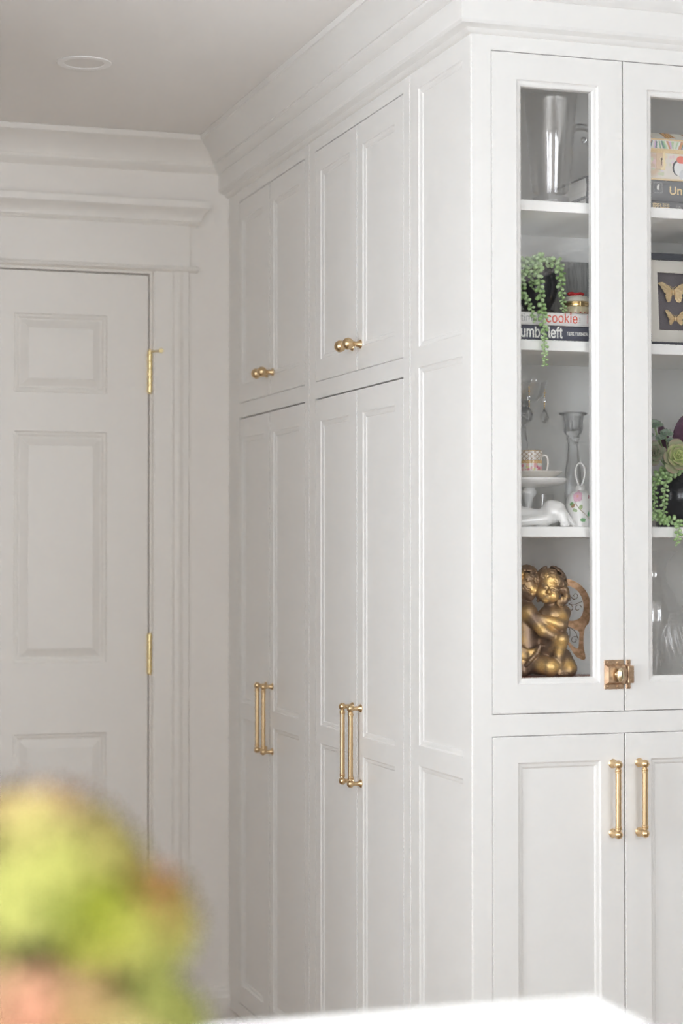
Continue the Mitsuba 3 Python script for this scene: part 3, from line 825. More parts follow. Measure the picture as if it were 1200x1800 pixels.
# sloping top of the lid with feather stripes
tp = [(BX0 - 0.001, BY0 - 0.001, BZ + 0.0800), (BX1 + 0.001, BY0 - 0.001, BZ + 0.0800), (BX1 - 0.012, BY0 + 0.026, BZ + 0.0965), (BX0 + 0.012, BY0 + 0.026, BZ + 0.0965),
      (BX0 - 0.001, BY1 + 0.001, BZ + 0.0800), (BX1 + 0.001, BY1 + 0.001, BZ + 0.0800), (BX1 - 0.012, BY1 - 0.026, BZ + 0.0965), (BX0 + 0.012, BY1 - 0.026, BZ + 0.0965)]
add('lid_top', trimesh.convex.convex_hull(np.array(tp)), M_BOOKW, bx)
n = 220
us, vs = np.linspace(0, 1, n), np.linspace(0, 1, 16)
A, B_, C_, D_ = [np.array(tp[i]) + [0, -0.0004, 0.0002] for i in (0, 1, 2, 3)]
V = np.array([(A * (1 - u) + B_ * u) * (1 - v) + (D_ * (1 - u) + C_ * u) * v for u in us for v in vs])
sl = quads(V, [[i * 16 + j, (i + 1) * 16 + j, (i + 1) * 16 + j + 1, i * 16 + j + 1] for i in range(n - 1) for j in range(15)])
uu, vv = np.repeat(us, 16), np.tile(vs, n)
ang = np.sin(((uu + 0.05 * (vv - 0.3) * np.sin(uu * 16)) * 9) * 2 * math.pi * 3.2)
feath = np.where(ang[:, None] > 0.25, (0.80, 0.38, 0.10), np.where(ang[:, None] > -0.35, (0.86, 0.66, 0.26), (0.30, 0.13, 0.07)))
w = (np.sin(uu * 19 + 2) > 0.1)[:, None] * 1.0
cc = feath * w + np.array((0.80, 0.76, 0.66)) * (1 - w)
cc = np.where((vv < 0.16 + 0.1 * np.sin(uu * 40))[:, None], (0.80, 0.79, 0.76), cc)
add('lid_top_print', sl, M_VCOL, bx, True, color=cc)
add('lid_trim', box(BX0 - 0.0015, BX1 + 0.0015, BY0 - 0.0022, BY1 + 0.0015, BZ + 0.0770, BZ + 0.0802, 0.0006), M_GOLDP, bx)

# --- second shelf: cookbooks, black pot with a trailing plant, enamel trinket box, grey board, butterfly frame
bk = book('navy blue cookbook with white lettering under the white cookbook', 0.052, 0.288, 0.046, 0.225, S2, 0.0285, M_BOOKN)
wa, wb_ = meshkit.text_mesh('No cr', 1, 0.01, True).extents[0], meshkit.text_mesh('No crumbs left', 1, 0.01, True).extents[0]
wt = 0.0850 / (1 - wa / wb_)
add('lettering', text_on_spine('No crumbs left', 0.0200, 0.1988 - wt, 0.0458, S2 + 0.0060, True, wt), M_INKW, bk)
add('lettering', text_on_spine('TERI TURNER', 0.0060, 0.2088, 0.0458, S2 + 0.0115, True, 0.0420), M_INKW, bk)
bk = book('white cookbook with red and grey lettering lying on the navy cookbook', 0.050, 0.284, 0.047, 0.225, S2 + 0.0285, 0.0258, M_BOOKW)
add('lettering', text_on_spine('the ultimate', 0.0135, 0.0745, 0.0468, S2 + 0.0355, False, 0.0890), M_INKG, bk, label='grey lettering')
add('lettering', text_on_spine('cookie', 0.0178, 0.1672, 0.0468, S2 + 0.0345, False, 0.0632), M_INKR, bk, label='red lettering')
vt = meshkit.text_mesh('BOOK', 0.0028, 0.0003)
add('lettering', onto(vt, [0.2372, 0.0468, S2 + 0.0355], [0, 0, 1], [-1, 0, 0], [0, -1, 0]), M_INKG, bk)
add('red_print', cat([box(0.2508 + 0.0011 * (k % 2), 0.2516 + 0.0011 * (k % 2), 0.0464, 0.0469, S2 + 0.0355 + 0.0019 * k, S2 + 0.0368 + 0.0019 * k) for k in range(8)]), M_INKR, bk)
TOP2 = S2 + 0.0285 + 0.0258 + LIFT

POT = [(0.030, 0.0), (0.0325, 0.0015), (0.0330, 0.010), (0.0300, 0.0135), (0.0255, 0.0155), (0.0262, 0.018), (0.0330, 0.030), (0.0385, 0.046), (0.0400, 0.060), (0.0380, 0.078), (0.0325, 0.092), (0.0270, 0.100), (0.0255, 0.105), (0.0240, 0.105), (0.0240, 0.098), (0.0, 0.096)]

bead0 = trimesh.creation.icosphere(subdivisions=2, radius=1.0)
v = bead0.vertices.copy()
v[:, 0] = (v[:, 0] + 1) * 0.5                                  # along x from 0 to 1
tap = 0.40 + 0.60 * np.sin(np.clip(v[:, 0], 0, 1) * math.pi * 0.60)
v[:, 1] *= 0.43 * tap
v[:, 2] *= 0.37 * tap
bead0.vertices = v
BEADS = [mikit.ply(bead0, g, smooth=True) for g in GREENS]


def frame_of(d, up):
    x = d / np.linalg.norm(d)
    z = up - x * (up @ x)
    if np.linalg.norm(z) < 1e-6:
        z = np.cross(x, [0.3, 0.9, 0.1])
    z /= np.linalg.norm(z)
    return x, np.cross(z, x), z


def strand(parent, pts, seed, spacing=0.0042, size=0.0098, tip=0.5, parts=True):
    """A trailing stem with plump leaves; every leaf an entry of its own."""
    R = np.random.default_rng(seed)
    c = smooth_curve(pts, 10)
    L = np.r_[0, np.cumsum(np.linalg.norm(np.diff(c, axis=0), axis=1))]
    st = add('strand', tube(c, np.linspace(0.0013, 0.0008, len(c)), 6), M_STEM, parent)
    phi = R.uniform(0, 6)
    s = 0.002
    while s < L[-1]:
        p = np.array([np.interp(s, L, c[:, k]) for k in range(3)])
        q = np.array([np.interp(min(s + 0.002, L[-1]), L, c[:, k]) for k in range(3)])
        t = q - p if np.linalg.norm(q - p) > 1e-7 else np.array([0, 0, -1.0])
        t /= np.linalg.norm(t)
        f = s / L[-1]
        e = size * (1 - (1 - tip) * f ** 2.2) * R.uniform(0.85, 1.1)
        phi += 2.4 + R.uniform(-0.3, 0.3)
        a = np.cross(t, [0.2, -0.9, 0.3])
        a /= np.linalg.norm(a)
        b = np.cross(t, a)
        d = math.cos(phi) * a + math.sin(phi) * b + t * R.uniform(0.15, 0.5)
        x, y, z = frame_of(d, -t)
        M = np.eye(4)
        M[:3, 0], M[:3, 1], M[:3, 2], M[:3, 3] = x * e, y * e, z * e, p + d * 0.0008
        add('leaf', None, None, st, shape=BEADS[int(R.integers(0, 3))], to_world=T(M.tolist()))
        s += spacing * (1 - 0.35 * f)
    return st


px, py = 0.1905, 0.140
pp = thing('trailing_succulent', 'trailing green bead succulent in a glossy black pot on the white cookbook', 'potted plant')
add('pot', moved(lathe([(0, 0)] + POT, 56), px, py, TOP2), M_BLACKPOT, pp, 50, label='glossy black footed pot')
zt = TOP2 + 0.104
for i, pts in enumerate([
        [(px - 0.006, py - 0.012, zt), (px - 0.014, py - 0.050, zt + 0.003), (0.1620, 0.070, zt - 0.020), (0.1600, 0.055, zt - 0.070), (0.1570, 0.040, 1.752), (0.1545, 0.026, 1.715), (0.1525, 0.019, 1.690), (0.1520, 0.018, 1.646)],
        [(px + 0.004, py - 0.012, zt), (px + 0.012, py - 0.044, zt - 0.004), (0.2140, 0.092, zt - 0.020), (0.2160, 0.086, zt - 0.050), (0.2175, 0.080, zt - 0.085), (0.2190, 0.078, TOP2 - 0.002)],
        [(px - 0.010, py - 0.012, zt), (px - 0.024, py - 0.046, zt - 0.002), (0.1560, 0.088, zt - 0.020), (0.1565, 0.086, zt - 0.048), (0.1570, 0.088, zt - 0.056)],
        [(px - 0.012, py - 0.006, zt), (px - 0.042, py - 0.040, zt - 0.010), (0.1330, 0.082, zt - 0.045), (0.1310, 0.070, zt - 0.075), (0.1360, 0.052, TOP2 + 0.012), (0.1410, 0.042, TOP2 - 0.012), (0.1430, 0.038, TOP2 - 0.020)],
        [(px - 0.012, py, zt), (px - 0.050, py - 0.025, zt - 0.006), (0.1250, 0.095, zt - 0.030), (0.1240, 0.090, zt - 0.075)],
        [(px + 0.010, py, zt), (px + 0.030, py - 0.030, zt + 0.001), (0.2260, 0.105, zt - 0.020), (0.2275, 0.102, zt - 0.034)]]):
    strand(pp, pts, 20 + i, spacing=0.0044, size=0.0113)
for i in range(7):
    a = i * 0.9
    strand(pp, [(px, py, zt - 0.002), (px + 0.012 * math.cos(a), py + 0.012 * math.sin(a), zt + 0.005), (px + 0.024 * math.cos(a), py + 0.024 * math.sin(a), zt - 0.001)], 50 + i, 0.0045, 0.009, 0.8)

tk = thing('enamel_trinket_box', 'small round gold and cream enamel box with a red top on the white cookbook', 'trinket box')
tx, ty = 0.2590, 0.112


def ringpat(m, base, alt, n, z0, z1):
    a = np.arctan2(m.vertices[:, 1] - ty, m.vertices[:, 0] - tx)
    zz = m.vertices[:, 2]
    on = (np.sin(a * n) * np.sin((zz - z0) * 900) > 0.25) & (zz > z0) & (zz < z1)
    return np.where(on[:, None], alt, base)


low = moved(solid([(0.0215, 0), (0.0232, 0.0015)] + [(0.0236 + 0.0006 * math.sin(q), 0.0025 + 0.0155 * q / math.pi) for q in np.linspace(0, math.pi, 12)] + [(0.0228, 0.0190)], 96), tx, ty, TOP2)
add('base', low, M_VGLOSS, tk, True, color=ringpat(low, (0.80, 0.70, 0.48), (0.62, 0.12, 0.10), 16, TOP2 + 0.001, TOP2 + 0.0085))
add('band', moved(solid([(0.0232, 0.0190), (0.0246, 0.0195), (0.0250, 0.0225), (0.0240, 0.0235), (0.0250, 0.0245), (0.0246, 0.0275), (0.0232, 0.0280)], 64), tx, ty, TOP2), M_GOLD, tk, 30)
add('clasp', box(tx - 0.004, tx + 0.004, ty - 0.0275, ty - 0.0235, TOP2 + 0.0180, TOP2 + 0.0275, 0.001), M_GOLD, tk)
lid = moved(solid([(0.0230, 0.0280), (0.0238, 0.0290), (0.0236, 0.0350), (0.0205, 0.0385), (0.0120, 0.0405)], 96), tx, ty, TOP2)
add('lid', lid, M_VGLOSS, tk, True, color=ringpat(lid, (0.84, 0.80, 0.70), (0.60, 0.10, 0.09), 11, TOP2 + 0.029, TOP2 + 0.0345))
bow = [moved(tube(smooth_curve([(0, 0, 0), (0.007 * s, -0.004, 0.0035), (0.015 * s, -0.003, 0.0022), (0.010 * s, 0.002, 0.0004), (0, 0, 0)], 6), 0.0024, 8), tx - 0.004, ty - 0.004, TOP2 + 0.041) for s in (-1, 1)]
add('bow', cat(bow + [moved(trimesh.creation.uv_sphere(0.0036), tx - 0.004, ty - 0.006, TOP2 + 0.0425)]), M_RED, tk, 40)

b = box(0.250, 0.405, -0.008, 0.0, 0, 0.188, 0.0008)
lump('plaque', moved(b, 0, 0.286, S2 + 0.0002, rx=-0.055), M_GREYWOOD, 'grey weathered wooden plaque leaning on the cabinet back', 'plaque')

# butterfly shadow box, leaning a little
fk = thing('butterfly_frame', 'black shadow-box frame of gold butterflies on a grey ground', 'picture frame')
FW, FH, FT = 0.1420, 0.1885, 0.026
FM = np.eye(4)


def in_frame(m):
    """Local x right, z up, y into the frame; placed leaning back, turned a little."""
    return moved(moved(m, rx=-0.075), 0.4130, 0.126, S2 + 0.0024, rz=0.0)


def fr(u0, u1, v0, v1, holes, t, prof, n0):
    m = joinery(u0, u1, v0, v1, holes, t, prof, True, 0.0006)
    return in_frame(onto(m, [0, n0, 0], [1, 0, 0], [0, 0, 1], [0, -1, 0]))


add('frame', fr(0, FW, 0, FH, [(0.0125, FW - 0.0125, 0.0125, FH - 0.0125)], FT, [(0, 0), (0.0006, -0.001), (0.0006, -0.006)], 0.0), M_FRAME, fk)
add('mat_board', fr(0.0120, FW - 0.0120, 0.0120, FH - 0.0120, [(0.0330, FW - 0.0330, 0.0370, FH - 0.0360)], 0.0015, [(0, 0), (0.0012, -0.0014)], 0.0065), M_MAT, fk)
add('backing', in_frame(box(0.010, FW - 0.010, 0.020, 0.024, 0.010, FH - 0.010)), M_FELT, fk)


def butterfly(cx, cz, w, up, lo):
    """Two pairs of thin curved wings and a body; up and lo: outlines of the wings on the +x side."""
    ms = []
    for side in (-1, 1):
        for out in (up, lo):
            pl = sg.Polygon(smooth_curve([np.array(q) * w for q in out] + [np.array(out[0]) * w], 5)[:-1, :2]).buffer(0)
            m = trimesh.creation.extrude_polygon(pl, 0.0006, engine='earcut')
            m = m.subdivide().subdivide()
            v = m.vertices.copy()
            v[:, 2] += np.abs(v[:, 0]) * 0.22 + 0.0007 * np.sin(np.arctan2(v[:, 1], np.abs(v[:, 0]) + 1e-4) * 22)
            v[:, 0] *= side
            m.vertices = v
            ms.append(onto(m, [cx, 0.0175, cz], [1, 0, 0], [0, 0, 1], [0, -1, 0]))
    body = tube([(0, 0, -0.16 * w), (0, 0, -0.05 * w), (0, 0, 0.10 * w), (0, 0, 0.20 * w)], [0.0008, 0.0016, 0.0019, 0.0010], 8)
    ant = [tube(smooth_curve([(0, 0, 0.2 * w), (s * 0.10 * w, 0, 0.30 * w), (s * 0.22 * w, 0, 0.36 * w)], 4), 0.0005, 5) for s in (-1, 1)]
    return cat(ms + [moved(mm, cx, 0.0165, cz) for mm in [body] + ant])


up1 = [(0.02, 0.12), (0.30, 0.36), (0.62, 0.50), (0.90, 0.47), (0.99, 0.41), (0.82, 0.28), (0.62, 0.02), (0.48, -0.12), (0.30, -0.14), (0.06, -0.02)]
lo1 = [(0.05, -0.02), (0.28, -0.10), (0.46, -0.14), (0.50, -0.26), (0.40, -0.52), (0.28, -0.55), (0.16, -0.46), (0.08, -0.22)]
up2 = [(0.02, 0.10), (0.25, 0.30), (0.60, 0.64), (0.86, 0.70), (0.92, 0.58), (0.78, 0.28), (0.62, -0.02), (0.40, -0.06), (0.10, 0.0)]
lo2 = [(0.06, -0.02), (0.34, -0.06), (0.56, -0.10), (0.60, -0.24), (0.50, -0.50), (0.34, -0.42), (0.16, -0.20)]
add('butterfly', in_frame(butterfly(FW / 2, 0.1150, 0.0365, up1, lo1)), M_BUTTERFLY, fk, label='large gilt butterfly with swept wings')
add('butterfly', in_frame(butterfly(FW / 2 + 0.003, 0.0620, 0.0250, up2, lo2)), M_BUTTERFLY, fk, label='small gilt butterfly with ribbed wings')

# --- third shelf
# crystal candle lustre behind the cup
lk = thing('candle_lustre', 'clear glass candle lustre hung with crystal drops behind the floral cup', 'candle holder')
lx, ly = 0.1945, 0.232
flute = lambda t, z: 1 + 0.06 * math.cos(8 * t)
body = [(0, 0), (0.029, 0), (0.030, 0.003), (0.024, 0.010), (0.012, 0.020), (0.0085, 0.032), (0.011, 0.045), (0.0085, 0.058), (0.0100, 0.09), (0.0130, 0.130), (0.0150, 0.165), (0.0110, 0.185), (0.0105, 0.200), (0.0160, 0.215), (0.0165, 0.245), (0.014, 0.245), (0.0135, 0.222), (0, 0.219)]
add('stem', moved(lathe(body, 48, flute), lx, ly, S3), M_GLASS, lk, True)
scal = lambda t, z: 1 + (0.05 * math.cos(10 * t) if z > 0.24 else 0)
bob = lathe([(0.012, 0.241), (0.030, 0.244), (0.044, 0.256), (0.0500, 0.279), (0.0520, 0.286), (0.0505, 0.2865), (0.0485, 0.280), (0.0425, 0.2585), (0.029, 0.2470), (0.012, 0.2445)], 80, scal)
add('bobeche', moved(bob, lx, ly, S3), M_THIN, lk, True)
drop = trimesh.convex.convex_hull(np.array([(r * math.cos(a + o), r * math.sin(a + o), z) for r, z, o in ((0.0002, 0.0, 0), (0.0045, -0.006, 0), (0.0092, -0.017, 0.5), (0.0070, -0.024, 0), (0.0006, -0.0285, 0)) for a in np.arange(6) * math.pi / 3]))
octa = trimesh.convex.convex_hull(np.array([(0.0048 * math.cos(a), 0.0048 * math.sin(a), 0) for a in np.arange(8) * math.pi / 4] + [(0, 0, 0.0035), (0, 0, -0.0035)]))
pin = cat([tube([(0, 0, 0), (0, 0, -0.020)], 0.0007, 6)] + [moved(trimesh.creation.uv_sphere(0.0017, count=[8, 10]), 0, 0, z) for z in (-0.004, -0.010, -0.016)] + [moved(trimesh.creation.uv_sphere(0.0023, count=[8, 10]), 0, 0, -0.0105)])
pin2 = cat([tube([(0, 0, 0), (0, 0, -0.013)], 0.0007, 6)] + [moved(trimesh.creation.uv_sphere(0.0016, count=[8, 10]), 0, 0, z) for z in (-0.002, -0.0065, -0.011)])
for k in range(5):
    a = math.radians(-22 - 70 * k)
    qx, qy = lx + 0.0468 * math.cos(a), ly + 0.0468 * math.sin(a)
    pd = add('prism', moved(drop, qx, qy, S3 + 0.2318), M_CRYSTAL, lk, label='faceted crystal drop')
    add('spacer_bead', moved(octa, qx, qy, S3 + 0.2490, rx=1.3), M_CRYSTAL, pd)
    add('gold_pin', moved(pin, qx, qy, S3 + 0.2735), M_GOLD, pd, 40)
    add('gold_pin', moved(pin2, qx, qy, S3 + 0.2450), M_GOLD, pd, 40)

# white cake stand carrying the saucer and the cup
cxs, cys = 0.1725, 0.143
ck = thing('cake_stand', 'small white porcelain pedestal cake stand under the cream saucer', 'cake stand')
stand = [(0, 0), (0.020, 0), (0.021, 0.003), (0.019, 0.006), (0.012, 0.012), (0.0085, 0.022), (0.0080, 0.045), (0.0100, 0.056), (0.0150, 0.062), (0.0155, 0.068), (0.0120, 0.074), (0.020, 0.0765), (0.060, 0.0785), (0.0705, 0.0830), (0.0745, 0.0890),
         (0.0735, 0.0925), (0.0700, 0.0915), (0.062, 0.0885), (0, 0.0878)]
add('stand', moved(lathe(stand, 80), cxs, cys, S3), M_PORC, ck, 40)
sk = lump('saucer', moved(lathe([(0, 0), (0.036, 0), (0.038, 0.0012), (0.052, 0.0075), (0.0625, 0.0140), (0.0650, 0.0160), (0.0645, 0.0170), (0.0610, 0.0155), (0.050, 0.0090), (0.036, 0.0040), (0, 0.0030)], 80), cxs, cys, S3 + 0.0883),
          M_CREAM, 'cream porcelain saucer on the white cake stand', 'saucer', 40)
cup = thing('teacup', 'floral teacup with a gold lattice band on the cream saucer', 'cup')
CZ = S3 + 0.0918
cw = lathe([(0, 0), (0.0185, 0), (0.0205, 0.0015)] + [(0.0215 + 0.0025 * q, 0.002 + 0.0505 * q) for q in np.linspace(0, 1, 60)] + [(0.0236, 0.0532), (0.0225, 0.0526), (0.0212, 0.03), (0.0195, 0.004), (0, 0.0035)], 200)
vv_, aa = cw.vertices[:, 2], np.arctan2(cw.vertices[:, 1], cw.vertices[:, 0])
col = vcol(cw, (0.84, 0.81, 0.76))
latt = (vv_ > 0.0345) & (np.abs(np.abs(((aa * 7 / math.pi + vv_ * 120) % 1) - 0.5)) < 0.10) | (vv_ > 0.0345) & (np.abs(np.abs(((aa * 7 / math.pi - vv_ * 120) % 1) - 0.5)) < 0.10)
col[latt] = (0.40, 0.26, 0.15)
col[(vv_ > 0.0290) & (vv_ < 0.0345)] = (0.62, 0.38, 0.14)
col[(vv_ > 0.0310) & (vv_ < 0.0325) & (np.sin(aa * 60) > 0)] = (0.80, 0.66, 0.48)
RF = np.random.default_rng(11)
for _ in range(110):
    a0, z0, r0 = RF.uniform(-math.pi, math.pi), RF.uniform(0.002, 0.027), RF.uniform(0.002, 0.0050)
    cc = np.array([(0.78, 0.30, 0.38), (0.86, 0.52, 0.50), (0.62, 0.14, 0.24), (0.72, 0.70, 0.30), (0.55, 0.62, 0.30), (0.88, 0.72, 0.62)][RF.choice(6, p=[.28, .22, .12, .12, .1, .16])])
    dd = (((np.angle(np.exp(1j * (aa - a0)))) * 0.022) ** 2 + (vv_ - z0) ** 2) / r0 ** 2
    w = (np.clip(1.5 - 1.5 * dd, 0, 1) * (vv_ < 0.0288))[:, None]
    col = col * (1 - w) + cc * w
col[np.hypot(cw.vertices[:, 0], cw.vertices[:, 1]) < 0.0212 + 0.00 * vv_] = (0.84, 0.81, 0.76)
col[vv_ > 0.0520] = (0.70, 0.50, 0.25)
add('bowl', moved(cw, cxs + 0.001, cys - 0.006, CZ), M_VGLOSS, cup, True, color=col)
hh = smooth_curve([(0.0222, 0, 0.0425), (0.0300, 0, 0.0440), (0.0340, 0, 0.0340), (0.0325, 0, 0.0180), (0.0255, 0, 0.0080), (0.0205, 0, 0.0075)], 7)
add('handle', moved(tube(hh, 0.0021, 10), cxs + 0.001, cys - 0.006, CZ, rz=-0.30), M_CREAM, cup, True)

# clear tumbler behind
lump('tumbler', moved(lathe([(0, 0), (0.0195, 0), (0.0205, 0.003), (0.0235, 0.066), (0.0228, 0.0665), (0.0220, 0.066), (0.0190, 0.007), (0, 0.006)], 48), 0.2470, 0.245, S3), M_THIN, 'clear glass tumbler behind the white figurine', 'glass', True)

# white figurine
fig = Blobs(7.0)
fig.cone((-62, 4, 20), 17, (-20, 2, 14), 14).cone((-24, 0, 14), 14, (-2, 2, 24), 18).ball((-3, 0, 28), (16, 14, 17))
fig.cone((-8, 2, 36), 9, (8, 2, 33), 10, 6).cone((12, -8, 22), 9.5, (19, -11, 6), 7.5, 4).cone((8, 6, 30), 11, (33, 5, 4), 4.5, 5)
fig.cone((-58, -13, 9), 9, (-12, -13, 14), 9, 4).cone((-12, -12, 14), 9, (-8, -9, 26), 8, 5).ball((18, -14, 3), (8, 8, 4), 3)


fm = surface_net(fig, (-84, -30, -1), (44, 26, 60), 1.3)
fm = trimesh.smoothing.filter_taubin(fm, iterations=6)
fm.apply_scale(0.001066)
lump('porcelain_figurine', moved(fm, 0.1920, 0.067, S3, rz=-0.38), M_PORC, 'white glazed porcelain reclining figurine at the front beside the painted bell', 'figurine', True)

# glass candlestick
lump('candlestick', moved(lathe([(0, 0), (0.032, 0), (0.033, 0.004), (0.026, 0.010), (0.0180, 0.020), (0.0155, 0.045), (0.0165, 0.075), (0.0150, 0.105), (0.0115, 0.135), (0.0098, 0.160), (0.0100, 0.166), (0.0135, 0.169), (0.0135, 0.173), (0.0120, 0.176),
     (0.0160, 0.182), (0.0190, 0.190), (0.0195, 0.213), (0.0215, 0.2165), (0.0275, 0.2195), (0.0275, 0.2225), (0.0210, 0.2235), (0.0165, 0.222), (0.0150, 0.200), (0.0120, 0.190), (0, 0.188)], 64,
     lambda t, z: 1 + (0.045 * math.cos(10 * t) if 0.018 < z < 0.158 or 0.184 < z < 0.212 else 0)), 0.2862, 0.188, S3), M_GLASS, 'tall clear glass candlestick with a fluted stem behind the painted bell', 'candlestick', True)

# porcelain bell with painted flowers
bl_k = thing('porcelain_bell', 'white porcelain bell with a loop handle and painted pink rose', 'bell')
bxc, byc = 0.2545, 0.086
BP = [(0.0325, 0.0), (0.0322, 0.004), (0.0308, 0.016), (0.0292, 0.030), (0.0272, 0.044), (0.0240, 0.056), (0.0185, 0.0645), (0.0110, 0.0685)]
bp = smooth_curve([(r, z, 0) for r, z in BP], 6)[:, :2]
outer = [tuple(q) for q in bp]
inner = [(max(r - 0.0022, 0.001), z - 0.0005) for r, z in outer[::-1]]
inner[-1] = (inner[-1][0], 0.0)
add('bell', moved(lathe(outer + [(0.0, 0.0690)] + [(0.0, 0.066)] + inner, 80), bxc, byc, S3), M_PORC, bl_k, True)
add('collar', moved(solid([(0.0085, 0.066), (0.0098, 0.070), (0.0100, 0.073), (0.0085, 0.0765), (0.0060, 0.0780)], 40), bxc, byc, S3), M_PORC, bl_k, True)
loop = smooth_curve([(-0.0015, 0, 0.076), (-0.0050, 0, 0.084), (-0.0088, 0, 0.099), (-0.0070, 0, 0.114), (0.0, 0, 0.1205), (0.0070, 0, 0.114), (0.0088, 0, 0.099), (0.0050, 0, 0.084), (0.0015, 0, 0.076)], 6)
add('loop_handle', moved(tube(loop, 0.0022, 12), bxc, byc, S3, rz=-0.35), M_PORC, bl_k, True)
br, bz = bp[:, 0][np.argsort(bp[:, 1])], np.sort(bp[:, 1])


def on_bell(poly, lift, face=-2.00):
    """A flat shape (metres along the girth, height) laid on the bell's surface, centred on the side that faces the room."""
    tri = trimesh.creation.triangulate_polygon(poly.segmentize(0.0012) if hasattr(poly, 'segmentize') else poly, engine='earcut')
    m = trimesh.Trimesh(np.c_[tri[0], np.zeros(len(tri[0]))], tri[1], process=False).subdivide()
    s, z = m.vertices[:, 0], m.vertices[:, 1]
    r = np.interp(z, bz, br) + lift
    a = face + s / 0.029
    m.vertices = np.c_[bxc + r * np.cos(a) * 1.0, byc + r * np.sin(a), S3 + z]
    return m


def petal_flower(cx, cz, r, n=5):
    return [sa.translate(sg.Point(0.55 * r * math.cos(q), 0.55 * r * math.sin(q)).buffer(0.52 * r, 10), cx, cz) for q in np.arange(n) * 2 * math.pi / n + 0.4]


s0 = -0.0068
prs = []
for q in petal_flower(s0, 0.0575, 0.0100):
    prs.append((on_bell(q.buffer(0.0006), 0.0001), (0.55, 0.22, 0.36)))
    prs.append((on_bell(q, 0.0002), (0.80, 0.50, 0.62)))
prs.append((on_bell(sg.Point(s0, 0.0575).buffer(0.0026, 8), 0.0003), (0.80, 0.42, 0.36)))
stm = sg.LineString([(-0.0115, 0.0470), (-0.0080, 0.0410), (-0.0020, 0.0330), (0.0080, 0.0240), (0.0160, 0.0150), (0.0240, 0.0065)]).buffer(0.0006)
prs.append((on_bell(stm, 0.0002), (0.36, 0.28, 0.20)))


def leafp(x, z, a, l=0.0075):
    e = sa.scale(sg.Point(0, 0).buffer(1, 8), l / 2, l * 0.34)
    return sa.translate(sa.rotate(e, a, origin=(0, 0)), x, z)


for x, z, a, c in ((-0.0185, 0.0425, 15, (0.20, 0.38, 0.16)), (0.0005, 0.0365, 70, (0.36, 0.46, 0.22)), (-0.0105, 0.0310, -20, (0.40, 0.50, 0.30)), (0.0165, 0.0240, 60, (0.14, 0.36, 0.19)), (0.0045, 0.0125, -5, (0.20, 0.42, 0.20)), (0.0215, 0.0200, 75, (0.44, 0.26, 0.18)), (-0.0150, 0.0395, 40, (0.42, 0.26, 0.16))):
    prs.append((on_bell(leafp(x, z, a, 0.0100), 0.0002), c))
for x, z in ((0.0215, 0.0580), (0.0195, 0.0545)):
    prs.append((on_bell(sg.Point(x, z).buffer(0.0018, 6), 0.0002), (0.36, 0.10, 0.14)))
m, c = colored(prs)
add('painted_rose', m, M_VGLOSS, bl_k, color=c, label='painted pink rose with green leaves')

# --- bottom: the gilded cherub pair on a wooden base
ch = thing('cherub_statue', 'antique gold statue of two embracing cherubs on a dark wood base', 'statue')
A = Blobs(5.0)
# the child facing out: skull, face, trunk, arm, legs
A.ball((-12, 0, 158), (24, 25, 28)).ball((-17, -10, 144), (18, 15, 17), 8).ball((-20, -19, 134), (7, 6, 6), 5)
A.ball((-27, -16, 146), (9, 8, 9), 5).ball((-7, -19, 140), (10, 9, 10), 5).ball((-11, -15, 168), (18, 12, 12), 6)
A.cone((-12.5, -25, 155.5), 2.2, (-14.5, -29.5, 148.5), 3.0, 3).ball((-14.2, -30.2, 147.5), 3.6, 2.5).ball((-17.4, -27.5, 147.2), 2.2, 2).ball((-11.2, -27.0, 145.2), 2.2, 2)
A.cone((-26, -21, 160), 2.6, (-16, -25.2, 159.5), 2.4, 3).cone((-9.5, -25.4, 156), 2.4, (2, -22, 150.5), 2.6, 3)
A.ball((-20.5, -23.6, 155.0), (4.6, 3.2, 2.7), 1.5).ball((-5.2, -24.4, 149.2), (4.8, 3.2, 2.7), 1.5)
A.cone((-22.5, -24.5, 142.0), 1.5, (-15, -26.3, 138.9), 1.7, 1.5).cone((-21.8, -24.2, 138.6), 1.6, (-16, -25.6, 136.2), 1.7, 1.5)
A.cone((-12, 2, 134), 11, (-8, 4, 116), 13).cone((-6, 6, 108), 23, (-10, 8, 62), 26).ball((9, -2, 111), 13).ball((-22, -4, 108), 12)
A.ball((-6, -13, 108), (13, 8, 10), 6)
A.cone((11, -4, 111), 12.0, (7, -19, 90), 11.0).cone((7, -19, 89), 11, (-22, -24, 99), 8.0, 3).ball((-30, -25, 103), (8, 6, 6), 4)
for q in range(4):
    A.cone((-33 - q * 0.3, -27, 106 - q * 3.2), 2.0, (-40, -26.5, 104 - q * 3.0), 1.7, 1.2)
A.cone((-16, -4, 46), 16, (7, -25, 65), 12.5).cone((8, -25, 66), 12.0, (2, -22, 34), 9.2, 3).cone((2, -22, 34), 9.2, (4, -24, 12), 8.0, 4)
A.ball((-2, 8, 34), 22).cone((12, -4, 36), 12, (20, -15, 14), 14.5).cone((20, -20, 9), 11, (6, -27, 7), 7.5, 4)
for q in range(5):
    A.ball((3 + q * 3.8, -34 + 1.2 * abs(q - 1.5), 4.6 + 0.3 * q), (2.2, 3.6, 2.6), 1.0)
A.ball((-21.0, -29.5, 156.0), (5.6, 4.2, 3.4), 2.0, True).ball((-5.0, -30.0, 150.0), (5.8, 4.2, 3.4), 2.0, True)
A.ball((-20.8, -23.8, 155.6), (4.4, 3.0, 2.6), 1.0).ball((-5.2, -24.6, 149.8), (4.6, 3.0, 2.6), 1.0)
A.chain([(-24.5, -25.8, 154.6), (-20.8, -27.4, 153.6), (-17, -27.4, 153.6)], 0.7, 0.6, True).chain([(-9.0, -27.8, 148.6), (-5.0, -28.0, 147.4), (-1.5, -26.6, 147.0)], 0.7, 0.6, True)
